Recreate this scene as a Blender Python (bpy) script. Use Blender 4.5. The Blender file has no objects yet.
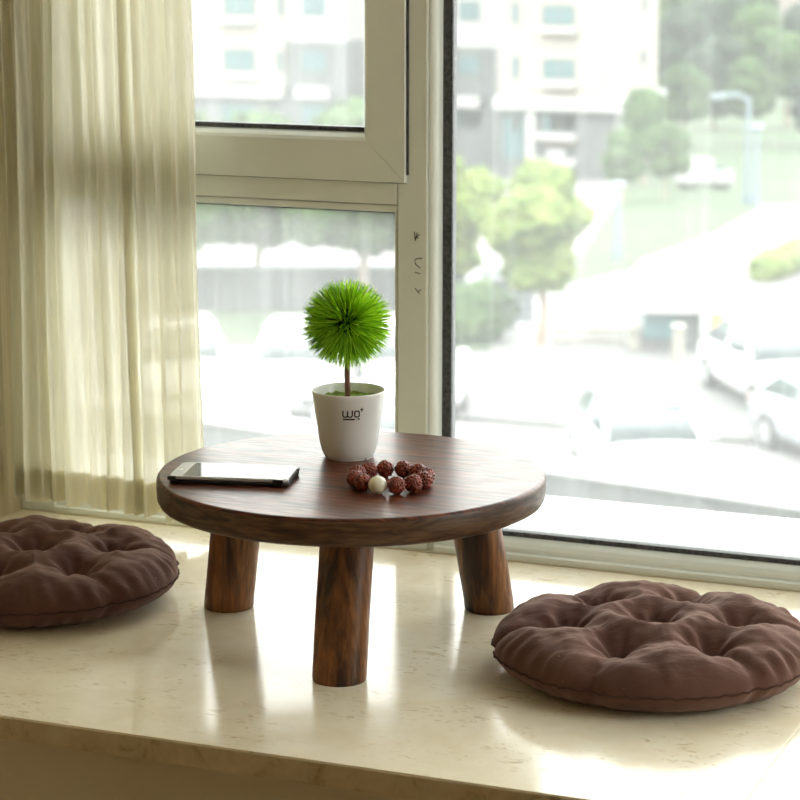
import bpy, bmesh, math, random
from mathutils import Vector, Matrix, noise
C = bpy.context.scene.collection
SC = bpy.context.scene
PI = math.pi
R_ = math.radians
rnd = random.Random(7)

# ------------------------------------------------------------------ camera
FPX = 2360.0
PITCH = math.atan(482 / FPX)
YAW = R_(22)
CAM = Vector((1.0538, -2.4561, 0.8256))
fh = Vector((-math.sin(YAW), math.cos(YAW), 0))
fw = fh * math.cos(PITCH) + Vector((0, 0, -math.sin(PITCH)))
rt = Vector((math.cos(YAW), math.sin(YAW), 0))
up = rt.cross(fw)
cd = bpy.data.cameras.new('camera')
cam = bpy.data.objects.new('camera', cd)
C.objects.link(cam)
cd.sensor_width = 36
cd.lens = FPX * 36 / 800
cd.clip_start = 0.05
cd.clip_end = 2000
cam.matrix_world = Matrix((
    (rt.x, up.x, -fw.x, CAM.x), (rt.y, up.y, -fw.y, CAM.y), (rt.z, up.z, -fw.z, CAM.z), (0, 0, 0, 1)))
cd.dof.use_dof = True
cd.dof.focus_distance = 2.72
cd.dof.aperture_fstop = 9.5
SC.camera = cam

# ------------------------------------------------------------------ world, sun, exposure
SC.view_settings.view_transform = 'Standard'
SC.view_settings.look = 'None'
SC.view_settings.gamma = 1
SC.view_settings.use_curve_mapping = False
SC.view_settings.exposure = 0.25
try:
    SC.cycles.use_denoising = True
    SC.cycles.max_bounces = 10
    SC.cycles.diffuse_bounces = 5
    SC.cycles.transparent_max_bounces = 16
    SC.cycles.sample_clamp_indirect = 8
except Exception:
    pass
w = bpy.data.worlds.new('sky')
SC.world = w
w.use_nodes = True
nt = w.node_tree
bg = nt.nodes['Background']
tc = nt.nodes.new('ShaderNodeTexCoord')
sep = nt.nodes.new('ShaderNodeSeparateXYZ')
cr = nt.nodes.new('ShaderNodeValToRGB')
cl = nt.nodes.new('ShaderNodeTexNoise')
cl.inputs['Scale'].default_value = 2.5
cl.inputs['Detail'].default_value = 5
mx = nt.nodes.new('ShaderNodeMixRGB')
nt.links.new(tc.outputs['Generated'], sep.inputs[0])
nt.links.new(tc.outputs['Generated'], cl.inputs['Vector'])
nt.links.new(sep.outputs['Z'], cr.inputs[0])
cr.color_ramp.elements[0].position = 0.0
cr.color_ramp.elements[0].color = (0.40, 0.392, 0.375, 1)
cr.color_ramp.elements[1].position = 0.8
cr.color_ramp.elements[1].color = (0.97, 0.99, 1.0, 1)
nt.links.new(cr.outputs[0], mx.inputs[1])
mx.blend_type = 'MULTIPLY'
mx.inputs[0].default_value = 1.0
cr2 = nt.nodes.new('ShaderNodeValToRGB')
cr2.color_ramp.elements[0].position = 0.35
cr2.color_ramp.elements[0].color = (0.86, 0.89, 0.93, 1)
cr2.color_ramp.elements[1].position = 0.6
nt.links.new(cl.outputs['Fac'], cr2.inputs[0])
nt.links.new(cr2.outputs[0], mx.inputs[2])
nt.links.new(mx.outputs[0], bg.inputs[0])
bg.inputs[1].default_value = 10.5
sd = bpy.data.lights.new('sun', 'SUN')
sun = bpy.data.objects.new('sun', sd)
C.objects.link(sun)
sd.energy = 0.6
sd.color = (1.0, 0.96, 0.88)
sd.angle = R_(2)
sun.rotation_euler = (R_(40), 0, R_(-20))   # shines from behind the room out over the yard


# ------------------------------------------------------------------ pixel helpers (a ray from the camera to a real plane)
def ray(x, y):
    return fw + rt * ((x - 400) / FPX) - up * ((y - 400) / FPX)


def ony(x, y, Y):
    d = ray(x, y)
    return CAM + d * ((Y - CAM.y) / d.y)


def onx(x, y, X):
    d = ray(x, y)
    return CAM + d * ((X - CAM.x) / d.x)


def onz(x, y, z=0.0):
    d = ray(x, y)
    return CAM + d * ((z - CAM.z) / d.z)


def dist_at(x, y, s):
    d = ray(x, y)
    return CAM + d * (s / d.dot(fh))


def gz(s):      # height of the land outside at distance s from the window side
    if s < 45: return -8.3
    if s < 130: return -8.3 - (s - 45) * 0.06
    return -13.4


def ground_at(x, y):
    d = ray(x, y)
    k = d.dot(fh)
    s = 5.0
    while s < 600:
        p = CAM + d * (s / k)
        if p.z <= gz(s):
            return Vector((p.x, p.y, gz(s))), s
        s += 0.1
    p = CAM + d * (s / k)
    return Vector((p.x, p.y, gz(s))), s


# ------------------------------------------------------------------ object helpers
def obj(name, bm, m, parent=None, smooth=False):
    me = bpy.data.meshes.new(name)
    bm.normal_update()
    bm.to_mesh(me)
    bm.free()
    o = bpy.data.objects.new(name, me)
    C.objects.link(o)
    if isinstance(m, (list, tuple)):
        for q in m:
            me.materials.append(q)
    elif m:
        me.materials.append(m)
    if smooth:
        for p in me.polygons:
            p.use_smooth = True
    if parent:
        o.parent = parent
    return o


def empty(name, loc=(0, 0, 0), rz=0):
    o = bpy.data.objects.new(name, None)
    C.objects.link(o)
    o.empty_display_size = 0.05
    o.location = loc
    o.rotation_euler = (0, 0, rz)
    return o


def tag(o, label, cat, group=None, kind=None):
    o['label'] = label
    if cat: o['category'] = cat
    if group: o['group'] = group
    if kind: o['kind'] = kind
    return o


def struct(o, label=None):
    o['kind'] = 'structure'
    if label: o['label'] = label
    return o


def copy_tree(o, parent=None):
    c = o.copy()
    C.objects.link(c)
    c.parent = parent
    for ch in o.children:
        copy_tree(ch, c)
    return c


def box(bm, x0, x1, y0, y1, z0, z1, bev=0.0, seg=2, mat=0):
    vs = [bm.verts.new(p) for p in ((x0, y0, z0), (x1, y0, z0), (x1, y1, z0), (x0, y1, z0),
                                    (x0, y0, z1), (x1, y0, z1), (x1, y1, z1), (x0, y1, z1))]
    fs = [bm.faces.new([vs[i] for i in q]) for q in
          ((3, 2, 1, 0), (4, 5, 6, 7), (0, 1, 5, 4), (1, 2, 6, 5), (2, 3, 7, 6), (3, 0, 4, 7))]
    for f in fs: f.material_index = mat
    if bev > 0:
        es = list({e for f in fs for e in f.edges})
        r = bmesh.ops.bevel(bm, geom=es, offset=bev, segments=seg, profile=0.5, affect='EDGES')
        for f in r['faces']: f.material_index = mat
    return bm


def bx(x0, x1, y0, y1, z0, z1, bev=0.0, seg=2):
    return box(bmesh.new(), x0, x1, y0, y1, z0, z1, bev, seg)


def lathe(bm, prof, n=64, center=(0, 0), closed=False):
    rings = []
    for r, z in prof:
        if r < 1e-6:
            rings.append([bm.verts.new((center[0], center[1], z))])
        else:
            rings.append([bm.verts.new((center[0] + r * math.cos(2 * PI * i / n), center[1] + r * math.sin(2 * PI * i / n), z)) for i in range(n)])
    for a, b in zip(rings, rings[1:]):
        for i in range(n):
            j = (i + 1) % n
            if len(a) == 1 and len(b) == 1: continue
            if len(a) == 1: bm.faces.new((a[0], b[j], b[i]))
            elif len(b) == 1: bm.faces.new((a[i], a[j], b[0]))
            else: bm.faces.new((a[i], a[j], b[j], b[i]))
    return bm


def tube(bm, pts, rads, n=12, cap=True):
    pts = [Vector(p) for p in pts]
    if not isinstance(rads, (list, tuple)): rads = [rads] * len(pts)
    rings = []
    ref = None
    for i, p in enumerate(pts):
        t = (pts[min(i + 1, len(pts) - 1)] - pts[max(i - 1, 0)]).normalized()
        if ref is None:
            ref = Vector((0, 0, 1)) if abs(t.z) < 0.9 else Vector((1, 0, 0))
        u = t.cross(ref).normalized()
        v = t.cross(u).normalized()
        ref = -v if False else ref
        rings.append([bm.verts.new(p + (u * math.cos(2 * PI * k / n) + v * math.sin(2 * PI * k / n)) * rads[i]) for k in range(n)])
    for a, b in zip(rings, rings[1:]):
        for k in range(n):
            bm.faces.new((a[k], a[(k + 1) % n], b[(k + 1) % n], b[k]))
    if cap:
        bm.faces.new(rings[0][::-1])
        bm.faces.new(rings[-1])
    bmesh.ops.recalc_face_normals(bm, faces=bm.faces[:])
    return bm


# ------------------------------------------------------------------ materials
def mat(name, col=(0.8, 0.8, 0.8), rough=0.5, metal=0.0, spec=0.5, **kw):
    m = bpy.data.materials.new(name)
    m.use_nodes = True
    b = m.node_tree.nodes['Principled BSDF']
    b.inputs['Base Color'].default_value = (*col, 1)
    b.inputs['Roughness'].default_value = rough
    b.inputs['Metallic'].default_value = metal
    b.inputs['Specular IOR Level'].default_value = spec
    for k, v in kw.items():
        b.inputs[k.replace('_', ' ')].default_value = v
    return m


class N:
    """small node builder"""
    def __init__(s, m):
        s.m = m; s.t = m.node_tree; s.b = s.t.nodes.get('Principled BSDF')

    def n(s, typ, **props):
        x = s.t.nodes.new('ShaderNode' + typ)
        for k, v in props.items(): setattr(x, k, v)
        return x

    def l(s, a, b): s.t.links.new(a, b)

    def coords(s, scale=(1, 1, 1), rot=(0, 0, 0), kind='Object'):
        t = s.n('TexCoord'); mp = s.n('Mapping')
        mp.inputs['Scale'].default_value = scale
        mp.inputs['Rotation'].default_value = rot
        s.l(t.outputs[kind], mp.inputs[0])
        return mp.outputs[0]

    def noise(s, vec, scale=5, detail=4, rough=0.5, dist=0.0):
        x = s.n('TexNoise')
        x.inputs['Scale'].default_value = scale; x.inputs['Detail'].default_value = detail
        x.inputs['Roughness'].default_value = rough; x.inputs['Distortion'].default_value = dist
        s.l(vec, x.inputs['Vector'])
        return x.outputs['Fac']

    def ramp(s, fac, stops):
        r = s.n('ValToRGB')
        e = r.color_ramp.elements
        while len(e) < len(stops): e.new(0.5)
        for i, (p, c) in enumerate(stops):
            e[i].position = p
            if isinstance(c, (int, float)): c = (c, c, c)
            e[i].color = (*c, 1)
        s.l(fac, r.inputs[0])
        return r.outputs[0]

    def mix(s, fac, a, b, mode='MIX'):
        x = s.n('MixRGB', blend_type=mode)
        for i, v in zip((0, 1, 2), (fac, a, b)):
            if isinstance(v, (int, float)): x.inputs[i].default_value = v if i == 0 else (v, v, v, 1)
            elif isinstance(v, tuple): x.inputs[i].default_value = (*v, 1)
            else: s.l(v, x.inputs[i])
        return x.outputs[0]

    def bump(s, h, strength=0.3, dist=0.001):
        x = s.n('Bump')
        x.inputs['Strength'].default_value = strength
        x.inputs['Distance'].default_value = dist
        s.l(h, x.inputs['Height'])
        s.l(x.outputs[0], s.b.inputs['Normal'])

    def col(s, c): s.l(c, s.b.inputs['Base Color'])

    def rough(s, c): s.l(c, s.b.inputs['Roughness'])


def noisy(name, c1, c2, scale=4, rough=0.7, bump=0.0, detail=4, sc=(1, 1, 1), **kw):
    m = mat(name, c1, rough, **kw)
    n = N(m)
    f = n.noise(n.coords(sc), scale, detail)
    n.col(n.ramp(f, [(0.35, c1), (0.65, c2)]))
    if bump: n.bump(f, bump, 0.01)
    return m


# marble
M_marble = mat('marble', (0.8, 0.74, 0.58), 0.13, spec=0.25)
n = N(M_marble)
v = n.coords((1, 1, 1))
big = n.noise(v, 3.5, 3)
base = n.ramp(big, [(0.3, (0.90, 0.80, 0.60)), (0.7, (0.94, 0.87, 0.70))])
mid = n.noise(v, 22, 5, 0.6, 0.4)
base = n.mix(1.0, base, n.ramp(mid, [(0.3, (0.93, 0.90, 0.84)), (0.6, (1, 1, 1))]), 'MULTIPLY')
v2 = n.coords((1, 2.6, 1), (0, 0, R_(-20)))
fl = n.noise(v2, 46, 3, 0.6, 1.2)
gate = n.ramp(n.noise(v, 11, 3), [(0.44, 0), (0.58, 1)])
fk = n.ramp(fl, [(0.585, 0), (0.66, 0.8)])
fk = n.mix(1.0, fk, gate, 'MULTIPLY')
base = n.mix(fk, base, (0.60, 0.46, 0.24))
n.col(base)
n.rough(n.ramp(mid, [(0.3, 0.10), (0.8, 0.20)]))

# the rougher front edge of the slab and riser
M_edge = mat('marble_edge', (0.5, 0.42, 0.28), 0.45)
n = N(M_edge)
v = n.coords((1, 1, 1))
f1 = n.noise(v, 30, 6, 0.7, 0.6)
n.col(n.ramp(f1, [(0.3, (0.30, 0.22, 0.11)), (0.45, (0.50, 0.41, 0.26)), (0.7, (0.60, 0.52, 0.36))]))
M_riser = noisy('riser_paint', (0.56, 0.49, 0.36), (0.62, 0.54, 0.41), 3, 0.55)


def wood(name, cols, scale, rot=(0, 0, 0), gs=70, rough=0.3, coat=0.0, dist=1.2, big=(4, 0.30)):
    m = mat(name, cols[0], rough)
    n = N(m)
    v = n.coords(scale, rot)
    a = n.noise(v, big[0], 4, 0.55, dist)
    b = n.noise(v, gs, 5, 0.65, 0.3)
    c = n.ramp(a, [(0.28, cols[0]), (0.42, cols[1]), (0.55, cols[2]), (0.72, cols[3])])
    g = n.ramp(b, [(0.32, (0.30, 0.27, 0.25)), (0.6, (1, 1, 1))])
    n.col(n.mix(0.75, c, g, 'MULTIPLY'))
    n.rough(n.ramp(b, [(0.3, rough + 0.12), (0.7, rough - 0.04)]))
    n.bump(b, 0.06, 0.0005)
    if coat:
        n.b.inputs['Coat Weight'].default_value = coat
        n.b.inputs['Specular IOR Level'].default_value = 0.3
        n.b.inputs['Coat Roughness'].default_value = 0.2
    return m


M_top = wood('walnut_top', [(0.018, 0.005, 0.003), (0.060, 0.015, 0.006), (0.18, 0.042, 0.014), (0.035, 0.010, 0.005)],
             (1.2, 14, 1), (0, 0, R_(8)), 16, 0.33, 0.12)
M_rim = wood('walnut_rim', [(0.030, 0.014, 0.007), (0.075, 0.036, 0.016), (0.13, 0.068, 0.032), (0.055, 0.026, 0.013)],
             (2.2, 2.2, 16), (0, R_(6), 0), 20, 0.42, 0.1)
M_leg = wood('walnut_leg', [(0.012, 0.007, 0.004), (0.055, 0.022, 0.009), (0.30, 0.120, 0.038), (0.030, 0.014, 0.007)],
             (14, 14, 1.9), (0, 0, 0), 14, 0.38, 0.15, 0.5, (1.8, 0.3))

# fabrics
M_cush = mat('brown_cotton', (0.10, 0.05, 0.038), 0.9, spec=0.15)
n = N(M_cush)
v = n.coords()
f1 = n.noise(v, 14, 4)
f2 = n.noise(v, 900, 2)
f3 = n.noise(n.coords((1, 3, 1)), 60, 4)
c = n.ramp(f1, [(0.3, (0.088, 0.040, 0.030)), (0.7, (0.128, 0.062, 0.047))])
lint = n.n('TexVoronoi'); lint.inputs['Scale'].default_value = 75
n.l(v, lint.inputs['Vector'])
lf = n.ramp(lint.outputs['Distance'], [(0.035, 1), (0.06, 0)])
lf = n.mix(1.0, lf, n.ramp(n.noise(v, 40, 1), [(0.62, 0), (0.66, 0.6)]), 'MULTIPLY')
n.col(n.mix(lf, c, (0.6, 0.5, 0.45)))
hh = n.mix(0.35, f3, f2)
n.bump(hh, 0.5, 0.003)
n.b.inputs['Sheen Weight'].default_value = 0.35
n.b.inputs['Sheen Roughness'].default_value = 0.5
n.b.inputs['Sheen Tint'].default_value = (0.85, 0.6, 0.5, 1)
M_seam = mat('brown_seam', (0.075, 0.040, 0.030), 0.95, spec=0.1)

# sheer curtain
def curtain_mat(name, col, transp, transl):
    m = bpy.data.materials.new(name); m.use_nodes = True
    t = m.node_tree; t.nodes.clear(); n = N(m)
    out = n.n('OutputMaterial')
    d = n.n('BsdfDiffuse'); tr = n.n('BsdfTranslucent'); tp = n.n('BsdfTransparent')
    v = n.coords((1, 1, 0.15))
    f = n.noise(v, 120, 3)
    c = n.ramp(f, [(0.3, tuple(x * 0.9 for x in col)), (0.7, col)])
    n.l(c, d.inputs[0]); n.l(c, tr.inputs[0])
    a = n.n('MixShader'); a.inputs[0].default_value = transl
    n.l(d.outputs[0], a.inputs[1]); n.l(tr.outputs[0], a.inputs[2])
    b = n.n('MixShader'); b.inputs[0].default_value = transp
    n.l(a.outputs[0], b.inputs[1]); n.l(tp.outputs[0], b.inputs[2])
    n.l(b.outputs[0], out.inputs[0])
    return m


M_curt = curtain_mat('sheer_linen', (0.86, 0.83, 0.68), 0.07, 0.42)
M_hem = curtain_mat('sheer_hem', (0.78, 0.72, 0.53), 0.03, 0.36)

# frame, gaskets
M_pvc = noisy('white_pvc', (0.78, 0.81, 0.74), (0.83, 0.86, 0.79), 6, 0.24, spec=0.65)
M_gask = noisy('black_gasket', (0.035, 0.038, 0.04), (0.09, 0.09, 0.09), 200, 0.6)
M_pen = mat('pen_ink', (0.02, 0.02, 0.015), 0.6)
M_joint = mat('frame_shadow_gap', (0.16, 0.16, 0.13), 0.7)
M_line = mat('frame_joint', (0.58, 0.52, 0.36), 0.6)


def glass_mat(name, dust, specks):
    m = bpy.data.materials.new(name); m.use_nodes = True
    t = m.node_tree; t.nodes.clear(); n = N(m)
    out = n.n('OutputMaterial')
    tp = n.n('BsdfTransparent'); tp.inputs[0].default_value = (0.955, 0.965, 0.94, 1)
    gl = n.n('BsdfGlossy'); gl.inputs['Roughness'].default_value = 0.02
    fr = n.n('Fresnel'); fr.inputs[0].default_value = 1.45
    a = n.n('MixShader')
    n.l(fr.outputs[0], a.inputs[0]); n.l(tp.outputs[0], a.inputs[1]); n.l(gl.outputs[0], a.inputs[2])
    d = n.n('BsdfTranslucent'); d.inputs[0].default_value = (0.9, 0.92, 0.9, 1)
    v = n.coords((1, 1, 1))
    f = n.noise(v, 5, 4, 0.6)
    stre = n.noise(n.coords((60, 1, 0.8)), 1.0, 3)
    fac = n.ramp(f, [(0.3, dust * 0.85), (0.7, dust * 1.15)])
    fac = n.mix(1.0, fac, n.ramp(stre, [(0.5, 0.0), (0.75, dust * 0.35)]), 'ADD')
    vo = n.n('TexVoronoi'); vo.inputs['Scale'].default_value = 260
    n.l(v, vo.inputs['Vector'])
    sp = n.ramp(vo.outputs['Distance'], [(0.10, 1), (0.16, 0)])
    g = n.ramp(n.noise(v, 9, 3), [(0.60, 0), (0.72, specks)])
    sp = n.mix(1.0, sp, g, 'MULTIPLY')
    fac = n.mix(1.0, fac, sp, 'ADD')
    b = n.n('MixShader')
    n.l(fac, b.inputs[0]); n.l(a.outputs[0], b.inputs[1]); n.l(d.outputs[0], b.inputs[2])
    n.l(b.outputs[0], out.inputs[0])
    return m


M_glass = glass_mat('dusty_glass', 0.070, 0.4)
M_glass2 = glass_mat('hazy_glass', 0.092, 0.35)

# room
M_paper = mat('ribbed_wallpaper', (0.62, 0.52, 0.33), 0.8)
n = N(M_paper)
wv = n.noise(n.coords((1, 160, 1.2)), 1.0, 3)
wf = n.noise(n.coords((1, 420, 4)), 1.0, 2)
n.col(n.mix(1.0, n.ramp(wv, [(0.3, (0.52, 0.42, 0.24)), (0.6, (0.68, 0.58, 0.38))]), n.ramp(wf, [(0.3, 0.82), (0.6, 1.0)]), 'MULTIPLY'))
n.bump(wf, 0.3, 0.001)
M_wall = noisy('beige_wall', (0.46, 0.38, 0.26), (0.50, 0.42, 0.29), 2, 0.8)
M_ceil = noisy('ceiling_paint', (0.78, 0.76, 0.70), (0.8, 0.78, 0.72), 2, 0.9)
M_floor = noisy('floor_wood', (0.34, 0.20, 0.10), (0.45, 0.28, 0.15), 3, 0.35, sc=(1, 12, 1))
M_out = noisy('outer_plaster', (0.518, 0.511, 0.49), (0.56, 0.553, 0.532), 1.5, 0.8)

# small things
M_pot = mat('white_ceramic', (0.80, 0.80, 0.77), 0.22)
M_ink = mat('pot_print', (0.012, 0.012, 0.012), 0.4)
M_soil = noisy('moss_soil', (0.10, 0.16, 0.03), (0.30, 0.42, 0.06), 150, 0.95, 0.6)
M_stem = noisy('stem_bark', (0.12, 0.045, 0.028), (0.24, 0.10, 0.06), 90, 0.55)
M_needle = bpy.data.materials.new('green_needles'); M_needle.use_nodes = True
n = N(M_needle)
n.b.inputs['Roughness'].default_value = 0.32
inf = n.n('NewGeometry')
c = n.ramp(inf.outputs['Random Per Island'], [(0.0, (0.17, 0.33, 0.03)), (0.5, (0.36, 0.54, 0.06)), (1.0, (0.66, 0.82, 0.20))])
n.col(c)
trn = n.n('BsdfTranslucent'); n.l(n.mix(1.0, c, (1.8, 1.75, 1.3), 'MULTIPLY'), trn.inputs[0])
ms = n.n('MixShader'); ms.inputs[0].default_value = 0.55
n.l(n.b.outputs[0], ms.inputs[1]); n.l(trn.outputs[0], ms.inputs[2])
n.l(ms.outputs[0], n.t.nodes['Material Output'].inputs[0])
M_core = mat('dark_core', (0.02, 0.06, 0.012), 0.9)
M_seed = mat('carved_seed', (0.16, 0.035, 0.02), 0.32)
n = N(M_seed)
f = n.noise(n.coords(), 160, 2, 0.5)
n.col(n.ramp(f, [(0.3, (0.12, 0.020, 0.012)), (0.65, (0.34, 0.065, 0.034))]))
M_ivory = noisy('ivory_bead', (0.80, 0.74, 0.52), (0.86, 0.82, 0.66), 120, 0.25)
M_cord = mat('clear_cord', (0.75, 0.72, 0.68), 0.2)
M_case = mat('black_case', (0.010, 0.010, 0.011), 0.35)
M_phone = mat('silver_shell', (0.72, 0.70, 0.68), 0.25, 0.6)
M_bezel = mat('white_bezel', (0.62, 0.64, 0.66), 0.12, spec=0.25)
M_screen = mat('dark_screen', (0.012, 0.013, 0.016), 0.05, spec=0.18)
M_slot = mat('speaker_slot', (0.05, 0.05, 0.055), 0.4)

# ------------------------------------------------------------------ the room
WY = 0.374          # inner face of the window frame
EY = -0.41          # front edge of the ledge
XL, XR = -0.67, 2.35
ZC, ZF = 2.12, -0.45
YB = -4.2
FB = 0.50           # outer face of the facade
struct(obj('floor', bx(XL - 0.2, XR + 0.2, YB - 0.2, EY + 0.05, ZF - 0.12, ZF), M_floor))
struct(obj('ceiling', bx(XL - 0.2, XR + 0.2, YB - 0.2, FB, ZC, ZC + 0.15), M_ceil))
struct(obj('wall_left', bx(XL - 0.15, XL, YB, FB, ZF, ZC), M_paper), 'tan finely ribbed wallpaper wall beside the curtain')
bm = bmesh.new()
box(bm, XR, XR + 0.15, YB, -0.62, ZF, ZC)
box(bm, XR, XR + 0.15, -0.62, FB, ZF, 0.0)
box(bm, XR, XR + 0.15, 0.30, FB, 0.0, ZC)
box(bm, XR, XR + 0.15, -0.62, 0.30, 2.05, ZC)
struct(obj('wall_right', bm, M_wall))
struct(obj('wall_back', bx(XL - 0.15, XR + 0.15, YB - 0.15, YB, ZF, ZC), M_wall))
struct(obj('wall_front', bx(XL - 0.15, XR + 0.15, 0.36, FB, ZF, -0.03), M_out))
# the facade above and beside the room
bm = bmesh.new()
box(bm, XL - 6, XR + 0.4, 0.40, FB, ZC + 0.15, ZC + 3.0)
box(bm, XL - 6, XL - 0.15, 0.40, FB, ZF - 8, ZC + 0.15)
box(bm, XR + 0.15, XR + 0.4, 0.40, FB, ZF - 8, ZC + 0.15)
box(bm, XL - 0.15, XR + 0.15, 0.40, FB, ZF - 8, ZF)
struct(obj('wall_outer', bm, M_out))

# marble window seat: slabs and riser
ledge = empty('window_seat', (0, 0, 0))
struct(ledge, 'polished cream marble window ledge with fine brown flecks')
SEAM = 0.562
obj('slab', bx(XL, SEAM - 0.00012, EY, WY + 0.05, -0.026, 0.0, 0.0006), M_marble, ledge)
obj('slab', bx(SEAM + 0.00012, XR, EY, WY + 0.05, -0.026, 0.0, 0.0006), M_marble, ledge)
o = obj('front_edge', bx(XL, XR, EY - 0.0015, EY + 0.002, -0.0255, -0.0022), M_edge, ledge)
o['label'] = 'rough mottled brown marble front edge'
obj('riser', bx(XL, XR, EY + 0.018, EY + 0.05, ZF, -0.026), M_riser, ledge)
obj('base_fill', bx(XL, XR, EY + 0.05, 0.36, ZF, -0.026), M_riser, ledge)
struct(obj('trim_1', bx(XL - 0.1, XR + 0.1, 0.455, 0.80, -0.06, -0.018, 0.004), M_out), 'white concrete sill outside the window')

# ---- window 1: fixed frame with two fixed panes
win = empty('window_1', (0, 0, 0)); struct(win, 'white window frame with a tall fixed pane on the right')
def jx(px, py=300): return ony(px, py, WY).x
def jz(px, py): return ony(px, py, WY).z
mL, m27, mR, gR = jx(397), jx(427.5), ony(440.5, 300, WY + 0.018).x, ony(450.5, 300, WY + 0.022).x
zTop = 2.08
zLow = jz(300, 208)         # top of the low pane
zRail = jz(300, 187)
FD = 0.060                  # frame depth
# left jamb, mullion, rail, bottom rails
obj('jamb', bx(XL, -0.615, WY - 0.004, WY + FD, 0, zTop, 0.002), M_pvc, win)
obj('mullion', bx(mL, m27, WY, WY + FD, 0.0, zTop, 0.0025), M_pvc, win)
bm = bx(m27 + 0.0008, mR, WY + 0.002, WY + FD, 0.0, zTop, 0.0)
es = [e for e in bm.edges if abs(e.verts[0].co.x - mR) < 1e-5 and abs(e.verts[1].co.x - mR) < 1e-5 and abs(e.verts[0].co.y - WY - 0.002) < 1e-4 and abs(e.verts[1].co.y - WY - 0.002) < 1e-4]
bmesh.ops.bevel(bm, geom=es, offset=0.012, segments=6, profile=0.5, affect='EDGES')
obj('mullion_bead', bm, M_pvc, win)
obj('rail', bx(-0.615, mL, WY, WY + FD, zLow + 0.010, zRail + 0.03, 0.002), M_pvc, win)
bm = bx(-0.615, mL, WY + 0.002, WY + FD, zLow, zLow + 0.009, 0.002)
obj('glazing_bead', bm, M_pvc, win)
obj('glazing_bead', bx(mL - 0.004, mL - 0.0005, WY + 0.002, WY + FD, 0.03, zLow, 0.001), M_pvc, win)


def bottom_rail(x0, x1):
    bm = bmesh.new()
    prof = [(WY - 0.006, 0.0), (WY - 0.006, 0.009), (WY - 0.003, 0.0105), (WY, 0.0105), (WY, 0.013), (WY + 0.001, 0.0165),
            (WY + 0.005, 0.022), (WY + 0.010, 0.0255), (WY + 0.018, 0.027), (WY + FD, 0.027), (WY + FD, 0.0)]
    a = [bm.verts.new((x0, y, z)) for y, z in prof]
    b = [bm.verts.new((x1, y, z)) for y, z in prof]
    k = len(prof)
    for i in range(k):
        j = (i + 1) % k
        bm.faces.new((a[i], a[j], b[j], b[i]))
    bm.faces.new(a); bm.faces.new(b[::-1])
    bmesh.ops.recalc_face_normals(bm, faces=bm.faces[:])
    return bm


obj('bottom_rail', bottom_rail(mR, XR), M_pvc, win)
obj('bottom_rail', bottom_rail(-0.615, mL), M_pvc, win)
obj('caulk_line', bx(-0.615, XR, WY - 0.009, WY - 0.0055, 0.0, 0.0025, 0.001), M_line, win)
GY = WY + 0.030
g = obj('gasket', bx(mR, gR, GY - 0.005, GY + 0.012, 0.027, zTop), M_gask, win)
obj('gasket', bx(gR, XR, GY - 0.012, GY + 0.012, 0.027, 0.0335), M_gask, win)
obj('gasket', bx(-0.615, mL - 0.004, GY - 0.012, GY + 0.012, zLow - 0.0035, zLow), M_gask, win)
obj('gasket', bx(-0.615, mL - 0.004, GY - 0.012, GY + 0.012, 0.027, 0.0315), M_gask, win)
o = obj('head_rail', bx(XL, XR, WY, WY + FD, zTop, ZC), M_pvc, win)
o = obj('glass_pane', bx(gR - 0.004, XR, GY, GY + 0.0002, 0.030, zTop), M_glass, win)
o['label'] = 'clear dusty glass pane'
o = obj('glass_pane', bx(-0.615, mL - 0.002, GY, GY + 0.0002, 0.030, zLow), M_glass2, win)
o['label'] = 'hazy glass pane'

# pen marks on the mullion
def strokes(parent, lines, y, wd, m, name):
    bm = bmesh.new()
    for ln in lines:
        for (a, b) in zip(ln, ln[1:]):
            A = ony(a[0], a[1], WY); B = ony(b[0], b[1], WY)
            d = (B - A); d.y = 0
            if d.length < 1e-6: continue
            d.normalize(); p = Vector((-d.z, 0, d.x)) * wd
            e = d * wd * 0.6
            q = [A - e + p, A - e - p, B + e - p, B + e + p]
            f = [bm.verts.new((v.x, y, v.z)) for v in q]
            k = [bm.verts.new((v.x, y - 0.0003, v.z)) for v in q]
            bm.faces.new(f); bm.faces.new(k[::-1])
            for i in range(4):
                bm.faces.new((f[i], f[(i + 1) % 4], k[(i + 1) % 4], k[i]))
    bmesh.ops.recalc_face_normals(bm, faces=bm.faces[:])
    o = obj(name, bm, m, parent)
    return o


L5 = [[(414.5, 232), (415, 237), (415.5, 240.5)], [(415.5, 240), (416.5, 236), (419.5, 234.5)], [(417, 233), (417, 237.5), (418.5, 238)]]
LW = [[(422, 258.3), (417, 258.5), (414.6, 260.6)], [(415.6, 262.2), (415.4, 264), (418, 266), (420, 268)], [(415.2, 272.3), (420, 273.6)]]
LX = [[(415.2, 288.3), (419.5, 293.6)], [(417.5, 291.5), (420.8, 290)]]
for L in (L5, LW, LX):
    o = strokes(win, L, WY - 0.0001, 0.00058, M_pen, 'pen_mark')
    o['label'] = 'handwritten black pen mark'

# ---- window 3: unseen, added in the right wall to light table and cushion
w3 = empty('added_window', (0, 0, 0)); struct(w3, 'side window added in the right wall for light from the right')
for (a, b, c, d_) in ((-0.62, 0.30, 0.0, 0.06), (-0.62, 0.30, 1.99, 2.05)):
    obj('frame_rail', bx(XR + 0.04, XR + 0.10, a, b, c, d_, 0.002), M_pvc, w3)
for a in (-0.62, 0.24):
    obj('frame_post', bx(XR + 0.04, XR + 0.10, a, a + 0.06, 0.06, 1.99, 0.002), M_pvc, w3)
for a in (-0.56,):
    obj('glass_pane', bx(XR + 0.07, XR + 0.0702, a, a + 0.80, 0.06, 1.99), M_glass, w3)

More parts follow.
